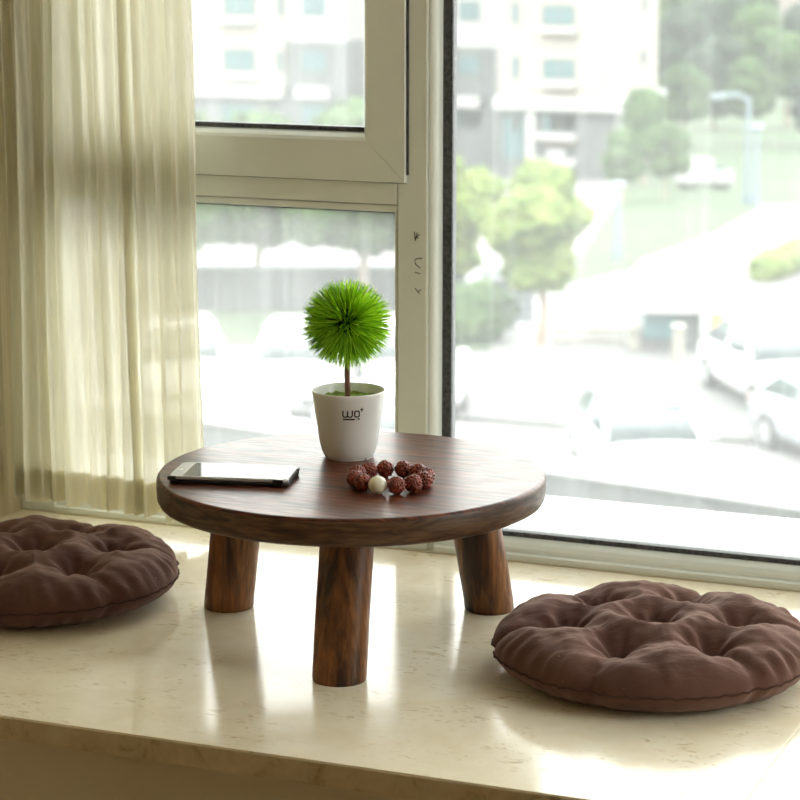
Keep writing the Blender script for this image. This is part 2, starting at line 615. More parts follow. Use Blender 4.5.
# ---- window 2: opening sash above
w2 = empty('window_2', (0, 0, 0)); struct(w2, 'white opening sash in the upper left of the window')
sR = ony(404.5, 100, WY - 0.007).x; sgR = jx(362, 60)
sB = jz(300, 178); sgB = jz(300, 131)
SY = WY - 0.007
xs0 = -0.60


def prism(bm, poly, y0, y1):
    a = [bm.verts.new((x, y0, z)) for x, z in poly]
    b = [bm.verts.new((x, y1, z)) for x, z in poly]
    k = len(poly)
    bm.faces.new(a); bm.faces.new(b[::-1])
    for i in range(k):
        bm.faces.new((a[i], b[i], b[(i + 1) % k], a[(i + 1) % k]))
    bmesh.ops.recalc_face_normals(bm, faces=bm.faces[:])
    return bm


g_ = 0.0008
bw = 0.0095
ix, iz = sgR + bw, sgB - bw
xl1, xl2 = -0.545, -0.545 - bw
bm = prism(bmesh.new(), [(xs0, sB), (sR, sB), (ix, iz), (xl2, iz)], SY, WY + FD - 0.005)
obj('sash_rail', bm, M_pvc, w2)
bm = prism(bmesh.new(), [(sR, sB + g_), (sR, zTop), (ix, zTop), (ix, iz + g_)], SY, WY + FD - 0.005)
obj('sash_stile', bm, M_pvc, w2)
bm = prism(bmesh.new(), [(xs0, sB + g_), (xs0, zTop), (xl2, zTop), (xl2, iz + g_)], SY, WY + FD - 0.005)
obj('sash_stile', bm, M_pvc, w2)


def slope_bead(horizontal, name='sash_bead'):
    bm = bmesh.new()
    if horizontal:   # sits on the bottom rail, slopes to the glass
        prof = [(SY + 0.0015, iz), (SY + 0.004, iz + 0.004), (SY + 0.012, sgB - 0.001), (GY - 0.004, sgB), (GY - 0.004, iz)]
        a = [bm.verts.new((xl2, y, z)) for y, z in prof]; b = [bm.verts.new((ix, y, z)) for y, z in prof]
    else:
        prof = [(SY + 0.0015, ix), (SY + 0.004, ix - 0.004), (SY + 0.012, sgR + 0.001), (GY - 0.004, sgR), (GY - 0.004, ix)]
        a = [bm.verts.new((x, y, iz)) for y, x in prof]; b = [bm.verts.new((x, y, zTop)) for y, x in prof]
    k = len(prof)
    for i in range(k): bm.faces.new((a[i], a[(i + 1) % k], b[(i + 1) % k], b[i]))
    bm.faces.new(a); bm.faces.new(b[::-1])
    bmesh.ops.recalc_face_normals(bm, faces=bm.faces[:])
    return obj(name, bm, M_pvc, w2)


slope_bead(True); slope_bead(False)
obj('gasket', bx(xs0, sR, WY - 0.0012, WY + 0.0005, sB - 0.0016, sB), M_joint, w2)  # dark strip painting the shadow gap under the sash, not a rubber seal
obj('gasket', bx(xl1, sgR, GY - 0.012, GY + 0.006, sgB, sgB + 0.006), M_gask, w2)
obj('gasket', bx(sR, sR + 0.0035, WY - 0.002, WY + 0.0005, sB + 0.01, zTop), M_gask, w2)
o = obj('glass_pane', bx(xl1, sgR, GY, GY + 0.0002, sgB, zTop), M_glass2, w2)
o['label'] = 'hazy sash glass'

# ------------------------------------------------------------------ curtain
def curtain():
    root = empty('curtain', (-0.52, 0.33, 0.02))
    tag(root, 'cream sheer pleated curtain hanging at the left of the window', 'curtain')
    L = root.location
    nx, nz = 420, 70
    zt, hemz = 2.04, 0.072
    r = random.Random(3)
    # irregular fold phases
    ph = [0.0]
    for i in range(nx): ph.append(ph[-1] + (1.0 + 0.55 * math.sin(i * 0.071 + 1.3) + 0.35 * math.sin(i * 0.031)) / nx)

    def P(i, t, zz):
        u = i / nx
        z = zz
        k = max(0.0, min(1.0, (z) / 0.75))
        x0 = -0.649 * k + -0.655 * (1 - k)
        x1 = -0.362 * k + -0.347 * (1 - k)
        # the right edge of the cloth swings outwards towards the floor
        ph_ = ph[i] * 2 * PI * 13
        amp = 0.009 + 0.004 * math.sin(u * 9 + 0.5) + 0.003 * (1 - k)
        x = 0.007 + x0 + (x1 - x0) * u + 0.0042 * math.sin(ph_ * 0.5 + z * 1.2 + 1)
        y = 0.318 + amp * math.sin(ph_ + 0.9 * math.sin(z * 3.1 + u * 5)) + 0.004 * math.sin(ph_ * 2.3 + z * 2.0)
        y += 0.0025 * noise.noise(Vector((u * 30, z * 4, 0)))
        x += 0.004 * noise.noise(Vector((u * 6, z * 2.5, 4)))
        return Vector((x, y, z)) - L

    def build(z0f, z1f, rows, off=0.0):
        bm = bmesh.new()
        g = []
        for j in range(rows + 1):
            row = []
            for i in range(nx + 1):
                u = i / nx
                za = z0f(u); zb = z1f(u)
                p = P(i, 0, za + (zb - za) * j / rows)
                p.y += off
                row.append(bm.verts.new(p))
            g.append(row)
        for j in range(rows):
            for i in range(nx):
                bm.faces.new((g[j][i], g[j][i + 1], g[j + 1][i + 1], g[j + 1][i]))
        return bm
    bot = lambda u: 0.036 - 0.014 * u ** 0.6 + 0.0025 * math.sin(u * 37) + 0.0015 * math.sin(u * 91)
    hz = lambda u: hemz + 0.006 - 0.008 * u
    obj('sheer_panel', build(bot, lambda u: zt, nz), M_curt, root, True)
    o = obj('hem_band', build(lambda u: bot(u) + 0.001, hz, 8, 0.0035), M_hem, root, True)
    o['label'] = 'denser stitched hem band'
    bm = bx(-0.66, 0.4, 0.308, 0.328, 2.04, 2.055, 0.004)
    bmesh.ops.translate(bm, verts=bm.verts[:], vec=-L)
    obj('curtain_rail', bm, M_pvc, root)


curtain()

# ------------------------------------------------------------------ the low round table
ZT = 0.195
TR = 0.225


def table():
    root = empty('low_table', (0, 0, 0))
    tag(root, 'low round dark walnut table on three stout log legs', 'table')
    bm = bmesh.new()
    n = 160
    T0 = ZT - 0.0325

    def rr(a):
        return 1 + 0.004 * math.sin(2 * a + 1) + 0.002 * math.sin(5 * a)
    prof = [(0.0, ZT), (0.10, ZT), (0.20, ZT), (TR - 0.005, ZT), (TR - 0.0025, ZT - 0.0008), (TR - 0.0008, ZT - 0.003), (TR, ZT - 0.006),
            (TR, ZT - 0.015), (TR - 0.0005, T0 + 0.007), (TR - 0.003, T0 + 0.0022), (TR - 0.007, T0), (0.12, T0), (0.0, T0)]
    rings = []
    for r, z in prof:
        if r == 0: rings.append([bm.verts.new((0, 0, z))]); continue
        rings.append([bm.verts.new((r * rr(2 * PI * i / n) * math.cos(2 * PI * i / n), r * rr(2 * PI * i / n) * math.sin(2 * PI * i / n), z)) for i in range(n)])
    for k, (a, b) in enumerate(zip(rings, rings[1:])):
        for i in range(n):
            j = (i + 1) % n
            if len(a) == 1: f = bm.faces.new((a[0], b[i], b[j]))
            elif len(b) == 1: f = bm.faces.new((a[j], a[i], b[0]))
            else: f = bm.faces.new((a[j], a[i], b[i], b[j]))
            f.material_index = 0 if k < 5 else 1
            f.smooth = k not in (0, 1, 2, 11)
    obj('tabletop', bm, [M_top, M_rim], root)
    for (fx, fy), (tx, ty) in (((-0.183, 0.044), (-0.160, 0.036)), ((0.118, 0.154), (0.097, 0.132)), ((0.0550, -0.164), (0.0495, -0.125))):
        bm = bmesh.new()
        h = T0 - 0.0002
        ns, nr = 56, 26
        rings = []
        sdx = fx * 40
        for j in range(nr + 1):
            t = j / nr
            z = h * t
            cx = fx + (tx - fx) * t; cy = fy + (ty - fy) * t
            base = 0.0303
            if j == 0: base = 0.0295
            ring = []
            for i in range(ns):
                a = 2 * PI * i / ns
                r = base * (1 + 0.018 * noise.noise(Vector((math.cos(a) * 1.5, math.sin(a) * 1.5 + sdx, z * 18))) + 0.008 * math.sin(3 * a + sdx))
                ring.append(bm.verts.new((cx + r * math.cos(a), cy + r * math.sin(a), z if j else 0.0)))
            rings.append(ring)
        for j, (a, b) in enumerate(zip(rings, rings[1:])):
            for i in range(ns):
                f = bm.faces.new((a[i], a[(i + 1) % ns], b[(i + 1) % ns], b[i])); f.smooth = True
        bm.faces.new(rings[0][::-1]); bm.faces.new(rings[-1])
        # put a short bevel at the foot
        for v in rings[0]: pass
        for v in rings[1]: v.co.z = 0.0022
        obj('leg', bm, M_leg, root)


table()

# ------------------------------------------------------------------ cushions
def cushion(loc, rot, seed, label, R=0.179, H=0.070):
    tufts = [(0, 0)] + [(0.098 * math.cos(k * PI / 3), 0.098 * math.sin(k * PI / 3)) for k in range(6)]
    segs = []
    for k in range(6):
        a = tufts[1 + k]; b = tufts[1 + (k + 1) % 6]
        segs.append((a, b)); segs.append(((0, 0), a))
        ang = k * PI / 3
        segs.append((a, (R * 1.02 * math.cos(ang), R * 1.02 * math.sin(ang))))

    def dseg(p, a, b):
        ax, ay = a; bx_, by = b
        dx, dy = bx_ - ax, by - ay
        t = max(0, min(1, ((p[0] - ax) * dx + (p[1] - ay) * dy) / (dx * dx + dy * dy)))
        return math.hypot(p[0] - ax - t * dx, p[1] - ay - t * dy)
    na, nr = 240, 64
    zs = 0.028

    def off(p, s=0):
        return noise.noise(Vector((p[0] * 18 + seed * 7.7, p[1] * 18, s)))

    def rim(a):
        k = (a / (PI / 3)) % 1.0
        cre = math.exp(-((min(k, 1 - k)) / 0.055) ** 2)
        return R * (1 - 0.035 * cre + 0.012 * noise.noise(Vector((math.cos(a) * 4, math.sin(a) * 4, seed))))

    def top(p, s):      # s = r / rim
        dome = (1 - s ** 3.2) ** 0.5 if s < 1 else 0
        h = (H - zs) * dome
        wob = (off((p[0] * 2, p[1] * 2), 1)) * 0.0045 + off((p[0] * 4.5, p[1] * 4.5), 8) * 0.0018
        wp = (p[0] + 0.006 * off(p, 3), p[1] + 0.006 * off(p, 5))
        dip = 0; 
        for t in tufts:
            d = math.hypot(p[0] - t[0], p[1] - t[1])
            dip = max(dip, 0.95 * math.exp(-(d / 0.026) ** 1.25))
        cre = 0
        for i, (a, b) in enumerate(segs):
            d = dseg(wp, a, b)
            amp = (0.20, 0.08, 0.34)[i % 3]
            cre = max(cre, amp * math.exp(-(d / 0.012) ** 1.3))
            cre = max(cre, (0.16, 0.08, 0.18)[i % 3] * math.exp(-(d / 0.030) ** 2))
        k = 1 - (1 - dip) * (1 - cre)
        # small gathers around the tufts and at the seam
        wr = 0
        for t in tufts:
            d = math.hypot(p[0] - t[0], p[1] - t[1])
            if d < 0.055:
                an = math.atan2(p[1] - t[1], p[0] - t[0])
                wr += 0.0026 * math.sin(an * 7 + t[0] * 90 + seed) * math.exp(-((d - 0.022) / 0.014) ** 2)
        an = math.atan2(p[1], p[0])
        g = math.exp(-((1 - s) / 0.10) ** 2)
        am = 0.0052 * max(0, noise.noise(Vector((math.cos(an) * 2.5, math.sin(an) * 2.5, seed + 9))) + 0.25)
        wr += g * am * math.sin(an * 46 + 3 * noise.noise(Vector((an * 3, 0, seed)))) * 2
        return zs + h * (1 - k) * (1.0) + (wob + wr) * dome ** 0.5 + (0.010 * dome * (1 - k))

    bm = bmesh.new()
    rings = []
    c0 = bm.verts.new((0, 0, top((0, 0), 0)))
    for j in range(1, nr + 1):
        s = math.sin(j / nr * PI / 2) ** 0.9 if j < nr else 1.0
        ring = []
        for i in range(na):
            a = 2 * PI * i / na
            r = rim(a) * s
            p = (r * math.cos(a), r * math.sin(a))
            ring.append(bm.verts.new((p[0], p[1], top(p, s))))
        rings.append(ring)
    for i in range(na): bm.faces.new((c0, rings[0][i], rings[0][(i + 1) % na]))
    for a, b in zip(rings, rings[1:]):
        for i in range(na): bm.faces.new((a[i], b[i], b[(i + 1) % na], a[(i + 1) % na]))
    prev = rings[-1]
    for j in range(1, 15):
        t = j / 14
        s = math.cos(t * PI / 2) ** 0.6 if t < 0.999 else 0
        s = 1 - 0.30 * t ** 1.7
        zz = zs * (1 - math.sin(t * PI / 2) ** 1.15)
        ring = []
        for i in range(na):
            a = 2 * PI * i / na
            r = rim(a) * s
            an = a
            am = 0.0025 * max(0, noise.noise(Vector((math.cos(an) * 2.5, math.sin(an) * 2.5, seed + 9))) + 0.25)
            z2 = zz + am * math.sin(an * 46) * math.sin(t * PI) * 0.8
            if t > 0.95: z2 = 0.0
            ring.append(bm.verts.new((r * math.cos(a), r * math.sin(a), max(z2, 0.0))))
        for i in range(na): bm.faces.new((prev[i], ring[i], ring[(i + 1) % na], prev[(i + 1) % na]))
        prev = ring
    bm.faces.new(prev[::-1])
    o = obj('seat_cushion', bm, M_cush, None, True)
    o.location = loc
    o.rotation_euler = (0, 0, rot)
    tag(o, label, 'cushion', 'round tufted seat cushions on the ledge')
    # seam cord
    pts = []
    bm = bmesh.new()
    m = 300
    ring_pts = []
    for i in range(m):
        a = 2 * PI * i / m
        r = rim(a) + 0.0002 + 0.0006 * math.sin(a * 71)
        ring_pts.append(Vector((r * math.cos(a), r * math.sin(a), zs + 0.0007 * math.sin(a * 53) + 0.0004 * math.sin(a * 97))))
    rs = []
    for i, p in enumerate(ring_pts):
        d = Vector((p.x, p.y, 0)).normalized()
        q = 0.0013
        rs.append([bm.verts.new(p + d * q * math.cos(k * PI / 3) + Vector((0, 0, 1)) * q * math.sin(k * PI / 3)) for k in range(6)])
    for i in range(m):
        a, b = rs[i], rs[(i + 1) % m]
        for k in range(6): bm.faces.new((a[k], b[k], b[(k + 1) % 6], a[(k + 1) % 6]))
    obj('seam', bm, M_seam, o, True)
    return o


cushion((0.369, -0.008, 0), R_(24), 1, 'round brown tufted seat cushion beside the window, right of the table')
cushion((-0.427, -0.002, 0), R_(31), 2, 'round brown tufted seat cushion below the curtain, left of the table')

# ------------------------------------------------------------------ potted grass ball
def pot():
    px, py = -0.0340, 0.073
    root = empty('flower_pot', (px, py, ZT))
    tag(root, 'small white flower pot with black lettering and a green spiky ball topiary', 'plant')
    prof_o = [(0.0292, 0.002), (0.0300, 0.0032), (0.0322, 0.008), (0.0345, 0.016), (0.0366, 0.028), (0.0388, 0.042), (0.0410, 0.056), (0.0428, 0.068), (0.0436, 0.0735), (0.0440, 0.0765)]
    prof = [(0.0, 0.002)] + prof_o + [(0.0437, 0.0776), (0.0428, 0.0776), (0.0420, 0.076), (0.0395, 0.058), (0.037, 0.045), (0.0, 0.045)]
    prof_o = [(r, z * 1.05 + 0.0002) for r, z in prof_o]
    prof = [(r, z * 1.05) for r, z in prof]
    bm = lathe(bmesh.new(), prof, 96)
    obj('pot_body', bm, M_pot, root, True)
    # foot ring with three notches
    bm = bmesh.new()
    n = 96
    for i in range(n):
        if i % 24 in (17, 18): continue
        a0, a1 = 2 * PI * i / n, 2 * PI * (i + 1) / n
        q = []
        for a in (a0, a1):
            for r, z in ((0.0240, 0.0), (0.0284, 0.0), (0.0296, 0.0045), (0.0240, 0.0045)):
                q.append(bm.verts.new((r * math.cos(a), r * math.sin(a), z)))
        for k in range(4): bm.faces.new((q[k], q[(k + 1) % 4], q[4 + (k + 1) % 4], q[4 + k]))
        bm.faces.new(q[:4]); bm.faces.new(q[4:][::-1])
    bmesh.ops.recalc_face_normals(bm, faces=bm.faces[:])
    obj('foot_ring', bm, M_pot, root)
    # soil
    bm = bmesh.new()
    rings = []
    for j in range(1, 15):
        r = 0.0405 * j / 14
        rings.append([bm.verts.new((r * math.cos(2 * PI * i / 48), r * math.sin(2 * PI * i / 48),
                                    0.0705 + 0.0025 * noise.noise(Vector((r * 160 * math.cos(2 * PI * i / 48), r * 160 * math.sin(2 * PI * i / 48), 0))))) for i in range(48)])
    c = bm.verts.new((0, 0, 0.071))
    for i in range(48): bm.faces.new((c, rings[0][i], rings[0][(i + 1) % 48]))
    for a, b in zip(rings, rings[1:]):
        for i in range(48): bm.faces.new((a[i], b[i], b[(i + 1) % 48], a[(i + 1) % 48]))
    o = obj('moss', bm, M_soil, root, True)
    # stem
    bm = tube(bmesh.new(), [(-0.0015, 0, 0.060), (-0.001, 0, 0.080), (-0.0018, 0, 0.10), (-0.001, 0, 0.12), (0, 0, 0.15)], [0.0037, 0.0034, 0.0033, 0.0035, 0.0032], 14)
    obj('stem', bm, M_stem, root, True)
    # needle ball
    cz = 0.1612
    bm = bmesh.new()
    rr = random.Random(5)
    NN = 2500
    cen = Vector((-0.0018, 0, cz))
    for k in range(NN):
        zz = 1 - 2 * (k + 0.5) / NN
        r = math.sqrt(1 - zz * zz)
        a = k * 2.399963
        d = Vector((r * math.cos(a), r * math.sin(a), zz))
        d = (d + Vector((rr.gauss(0, 1), rr.gauss(0, 1), rr.gauss(0, 1))) * 0.10).normalized()
        L0 = 0.020
        L1 = 0.0555 + rr.uniform(-0.0055, 0.0030)
        side = d.cross(Vector((0, 0, 1)) if abs(d.z) < 0.9 else Vector((1, 0, 0))).normalized()
        upv = side.cross(d).normalized()
        th = rr.uniform(0, 2 * PI)
        s2 = side * math.cos(th) + upv * math.sin(th)
        s3 = d.cross(s2)
        bend = (s2 * rr.uniform(-1, 1) + s3 * rr.uniform(-1, 1)) * 0.0035 + Vector((0, 0, -0.0012))
        wd = rr.uniform(0.00050, 0.00085)
        rows = []
        for t, wv in ((0, 0.6), (0.45, 1.0), (0.8, 0.75)):
            c_ = cen + d * (L0 + (L1 - L0) * t) + bend * t * t
            rows.append([bm.verts.new(c_ + s2 * wd * wv), bm.verts.new(c_ - s2 * wd * wv * 0.5 + s3 * wd * wv * 0.5), bm.verts.new(c_ - s2 * wd * wv * 0.5 - s3 * wd * wv * 0.5)])
        tip = bm.verts.new(cen + d * L1 + bend)
        for A, B in zip(rows, rows[1:]):
            for i in range(3): bm.faces.new((A[i], A[(i + 1) % 3], B[(i + 1) % 3], B[i]))
        for i in range(3): bm.faces.new((rows[-1][i], rows[-1][(i + 1) % 3], tip))
    obj('grass_ball', bm, M_needle, root)
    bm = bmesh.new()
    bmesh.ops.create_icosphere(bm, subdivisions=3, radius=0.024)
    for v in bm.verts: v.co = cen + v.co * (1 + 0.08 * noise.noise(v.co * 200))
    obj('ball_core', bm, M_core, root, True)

    # printed logo wrapped on the pot: WO+ with an underline
    def rad_at(z):
        for (r0, z0), (r1, z1) in zip(prof_o, prof_o[1:]):
            if z0 <= z <= z1: return r0 + (r1 - r0) * (z - z0) / (z1 - z0)
        return 0.044
    face = math.atan2(CAM.y - py, CAM.x - px)
    PX = 1 / 833.0

    def wrap(u, vv):        # u to the right in metres as seen, vv height
        r = rad_at(vv) + 0.00022
        a = face + u / r
        return Vector((r * math.cos(a), r * math.sin(a), vv))

    def quad_strip(bm, pts, wd):
        for a, b in zip(pts, pts[1:]):
            dx, dz = b[0] - a[0], b[1] - a[1]
            L = math.hypot(dx, dz)
            if L < 1e-7: continue
            dx, dz = dx / L, dz / L
            K = max(1, int(L / 0.0015))
            if K > 1:
                sub = [(a[0] + (b[0] - a[0]) * t / K, a[1] + (b[1] - a[1]) * t / K) for t in range(K + 1)]
                quad_strip(bm, sub, wd)
                continue
            ex, ez = dx * wd * 0.9, dz * wd * 0.9
            q = [(a[0] - ex - dz * wd, a[1] - ez + dx * wd), (a[0] - ex + dz * wd, a[1] - ez - dx * wd),
                 (b[0] + ex + dz * wd, b[1] + ez - dx * wd), (b[0] + ex - dz * wd, b[1] + ez + dx * wd)]
            bm.faces.new([bm.verts.new(wrap(*c_)) for c_ in q])

    def S(x, y):            # photo pixel (relative to the pot) to wrapped metres
        return ((x - 349) * PX, (0.2757 - ZT) - (y - 391 - 8.8) * PX * 1.02 - 0.0040)
    bm = bmesh.new()
    w0 = 0.00080
    quad_strip(bm, [S(343.3, 410.6), S(343.3, 415.2), S(344.3, 416.6), S(346.8, 416.6), S(347.9, 415.2), S(347.9, 411.0)], w0)
    quad_strip(bm, [S(347.9, 415.2), S(349.0, 416.6), S(351.4, 416.6), S(352.6, 415.2), S(352.6, 410.6)], w0)
    obj('letter_w', bm, M_ink, root)
    bm = bmesh.new()
    quad_strip(bm, [S(355.0, 411.6), S(356.0, 410.8), S(358.6, 410.8), S(359.5, 411.8), S(359.5, 415.6), S(358.6, 416.6), S(356.0, 416.6), S(355.0, 415.6), S(355.0, 411.6)], w0)
    obj('letter_o', bm, M_ink, root)
    bm = bmesh.new()
    quad_strip(bm, [S(362.2, 408.0), S(362.2, 411.0)], w0 * 0.8)
    quad_strip(bm, [S(360.9, 409.5), S(363.5, 409.5)], w0 * 0.8)
    obj('plus_sign', bm, M_ink, root)
    bm = bmesh.new()
    quad_strip(bm, [S(343.9, 419.0), S(354.2, 419.0)], w0 * 1.15)
    quad_strip(bm, [S(356.2, 418.8), S(356.6, 418.8)], w0 * 0.7)
    quad_strip(bm, [S(358.6, 418.8), S(359.3, 418.8)], w0 * 1.2)
    obj('underline', bm, M_ink, root)


pot()

# ------------------------------------------------------------------ phone
def phone():
    a = math.atan2(0.034, 0.1352)
    c = Vector((-0.1110, -0.081, ZT))
    root = empty('mobile_phone', c, a + R_(-1))
    tag(root, 'mobile phone with white bezel in a thin black case, lying face up on the table', 'phone')
    L, W = 0.1405, 0.072

    def slab(x0, x1, y0, y1, z0, z1, rc, ez):
        bm = bmesh.new()
        pts = []
        for (cx, cy, s) in ((x1 - rc, y1 - rc, 0), (x0 + rc, y1 - rc, 1), (x0 + rc, y0 + rc, 2), (x1 - rc, y0 + rc, 3)):
            for k in range(9):
                an = PI / 2 * (s + k / 8)
                pts.append((cx, cy, rc, an))
        rows = []
        for z, d in ((z0, -ez), (z0 + ez, 0), (z1 - ez, 0), (z1, -ez)):
            rows.append([bm.verts.new((cx + (r + d) * math.cos(an), cy + (r + d) * math.sin(an), z)) for cx, cy, r, an in pts])
        k = len(pts)
        for A, B in zip(rows, rows[1:]):
            for i in range(k): bm.faces.new((A[i], A[(i + 1) % k], B[(i + 1) % k], B[i]))
        bm.faces.new(rows[0][::-1]); bm.faces.new(rows[-1])
        return bm
    hx, hy = L / 2, W / 2
    obj('case', slab(-hx, hx, -hy, hy, 0.0, 0.0050, 0.010, 0.0012), M_case, root)
    bm = bmesh.new()
    box(bm, -hx + 0.0003, -hx + 0.010, -hy - 0.0002, -hy + 0.0016, 0.004, 0.0086, 0.0005)
    obj('case_clip', bm, M_case, root)
    bm = bmesh.new()
    box(bm, hx - 0.018, hx - 0.006, -hy - 0.0002, -hy + 0.0016, 0.004, 0.0086, 0.0005)
    obj('case_clip', bm, M_case, root)
    bm = bmesh.new()
    box(bm, hx - 0.0016, hx + 0.0002, hy - 0.014, hy - 0.006, 0.004, 0.0086, 0.0005)
    obj('case_clip', bm, M_case, root)
    b = obj('shell', slab(-hx + 0.0012, hx - 0.0012, -hy + 0.0012, hy - 0.0012, 0.0050, 0.0082, 0.009, 0.0006), M_phone, root)
    b = obj('front_bezel', slab(-hx + 0.0016, hx - 0.0016, -hy + 0.0016, hy - 0.0016, 0.0082, 0.0089, 0.0088, 0.0003), M_bezel, root)
    obj('screen', slab(-hx + 0.0175, hx - 0.0165, -hy + 0.0045, hy - 0.0045, 0.0087, 0.00905, 0.0008, 0.0001), M_screen, root)
    obj('earpiece', slab(hx - 0.0095, hx - 0.0078, -0.007, 0.007, 0.0088, 0.0091, 0.0008, 0.0001), M_slot, root)
    obj('home_button', slab(-hx + 0.0055, -hx + 0.0130, -0.0065, 0.0065, 0.0088, 0.0091, 0.003, 0.0001), M_phone, root)
    bm = bmesh.new(); box(bm, -0.012, 0.010, -hy + 0.0006, -hy + 0.0013, 0.0060, 0.0074, 0.0003)
    obj('side_button', bm, M_phone, root)


phone()

# ------------------------------------------------------------------ bead bracelet
def bracelet():
    cx, cy = 0.0695, -0.048
    root = empty('bead_bracelet', (cx, cy, ZT))
    tag(root, 'bracelet of carved dark red seed beads and one ivory bead on the table', 'bracelet')
    nb = 12
    rb = 0.0104
    Rr = rb / math.sin(PI / nb) * 1.005
    px0 = onz(374, 487, ZT + rb)
    a0 = math.atan2(px0.y - cy, px0.x - cx)
    rr = random.Random(11)
    for k in range(nb):
        a = a0 + 2 * PI * k / nb
        c = Vector((Rr * math.cos(a), Rr * math.sin(a), rb * 0.985))
        bm = bmesh.new()
        if k == 0:
            bmesh.ops.create_uvsphere(bm, u_segments=40, v_segments=24, radius=rb)
            for v in bm.verts: v.co.z *= 0.97
            o = obj('ivory_bead', bm, M_ivory, root, True)
            o['label'] = 'smooth ivory white bead'
            o.location = c
            continue
        bmesh.ops.create_icosphere(bm, subdivisions=5, radius=rb * 0.95)
        s = Vector((k * 3.1, k * 1.7, 0))
        for v in bm.verts:
            d = v.co.normalized()
            w1 = noise.voronoi(d * 2.6 + s)[0]
            cell = (w1[1] - w1[0])
            h = min(1.0, cell * 1.9) ** 0.7
            az = math.atan2(d.y, d.x)
            groove = abs(math.sin(az * 2.5 + k))
            f = 0.84 + 0.20 * h + 0.05 * noise.noise(d * 7 + s) - 0.05 * math.exp(-(groove / 0.16) ** 2)
            v.co = d * rb * min(f, 1.03)
        o = obj('seed_bead', bm, M_seed, root, True)
        o.location = c
        o.rotation_euler = (rr.uniform(0, 3), rr.uniform(0, 3), a)
    bm = bmesh.new()
    m = 72; rs = []
    for i in range(m):
        a = 2 * PI * i / m
        d = Vector((math.cos(a), math.sin(a), 0))
        rs.append([bm.verts.new(d * Rr + d * 0.0008 * math.cos(q * PI / 3) + Vector((0, 0, rb + 0.0008 * math.sin(q * PI / 3)))) for q in range(6)])
    for i in range(m):
        A, B = rs[i], rs[(i + 1) % m]
        for q in range(6): bm.faces.new((A[q], B[q], B[(q + 1) % 6], A[(q + 1) % 6]))
    obj('elastic_cord', bm, M_cord, root, True)


bracelet()

#OUTSIDE
# ------------------------------------------------------------------ outside the window
M_pave = noisy('pale_concrete', (0.09486, 0.09367, 0.09095), (0.1146, 0.1126, 0.1099), 0.25, 0.85)
M_asph = noisy('grey_paving', (0.05561, 0.05561, 0.05476), (0.06845, 0.06717, 0.06588), 0.3, 0.85)
M_road = noisy('road_surface', (0.08925, 0.08508, 0.0833), (0.1071, 0.1023, 0.09996), 0.2, 0.85)
M_kerb = noisy('kerb_stone', (0.4, 0.4, 0.39), (0.45, 0.45, 0.44), 1, 0.8)
M_lawn = noisy('lawn_grass', (0.01476, 0.02951, 0.008116), (0.02509, 0.04427, 0.01291), 0.6, 0.95)
M_cream = noisy('cream_render', (0.1823, 0.1721, 0.1467), (0.2025, 0.1898, 0.1646), 0.3, 0.85)
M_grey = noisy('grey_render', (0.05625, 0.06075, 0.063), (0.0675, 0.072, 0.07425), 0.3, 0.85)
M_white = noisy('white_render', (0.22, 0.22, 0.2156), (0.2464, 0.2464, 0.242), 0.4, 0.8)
M_pink = noisy('pinkish_render', (0.1296, 0.1056, 0.096), (0.1488, 0.1248, 0.1128), 0.3, 0.85)
M_wglass = mat('window_glazing', (0.05, 0.095, 0.1), 0.15)
M_ochre = noisy('ochre_trim', (0.132, 0.102, 0.06), (0.156, 0.12, 0.072), 1, 0.8)
M_bound = noisy('wall_render', (0.045, 0.050, 0.052), (0.07, 0.075, 0.078), 0.8, 0.8)
M_trunk = noisy('tree_bark', (0.16, 0.12, 0.09), (0.25, 0.19, 0.14), 3, 0.9)


def leaf_mat(name, c1, c2, c3, sc=1.2):
    m = mat(name, c1, 0.7, spec=0.2)
    n = N(m)
    f = n.noise(n.coords(), sc, 4, 0.6)
    c = n.ramp(f, [(0.3, c1), (0.5, c2), (0.7, c3)])
    n.col(c)
    t = n.n('BsdfTranslucent'); n.l(c, t.inputs[0])
    ms = n.n('MixShader'); ms.inputs[0].default_value = 0.3
    n.l(n.b.outputs[0], ms.inputs[1]); n.l(t.outputs[0], ms.inputs[2])
    n.l(ms.outputs[0], n.t.nodes['Material Output'].inputs[0])
    return m


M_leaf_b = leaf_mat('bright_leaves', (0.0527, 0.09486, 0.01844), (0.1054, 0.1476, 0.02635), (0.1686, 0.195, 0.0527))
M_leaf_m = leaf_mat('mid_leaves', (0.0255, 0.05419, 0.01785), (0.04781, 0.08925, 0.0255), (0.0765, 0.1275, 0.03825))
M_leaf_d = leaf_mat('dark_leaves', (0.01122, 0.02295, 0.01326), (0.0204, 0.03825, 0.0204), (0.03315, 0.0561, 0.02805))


# the land: follows the distance profile used by ground_at
def land_strip(name, quad, m, lift, seg=24):
    """a patch of ground given by four pixel corners, laid on the sloping land"""
    bm = bmesh.new()
    P = [ground_at(*q)[0] for q in quad]
    g = []
    for i in range(seg + 1):
        row = []
        for j in range(seg + 1):
            a = P[0].lerp(P[1], j / seg); b = P[3].lerp(P[2], j / seg)
            p = a.lerp(b, i / seg)
            s = (p - CAM).dot(fh)
            row.append(bm.verts.new((p.x, p.y, gz(s) + lift)))
        g.append(row)
    for i in range(seg):
        for j in range(seg):
            bm.faces.new((g[i][j], g[i][j + 1], g[i + 1][j + 1], g[i + 1][j]))
    bmesh.ops.recalc_face_normals(bm, faces=bm.faces[:])
    for f in bm.faces:
        if f.normal.z < 0: f.normal_flip()
    return obj(name, bm, m)


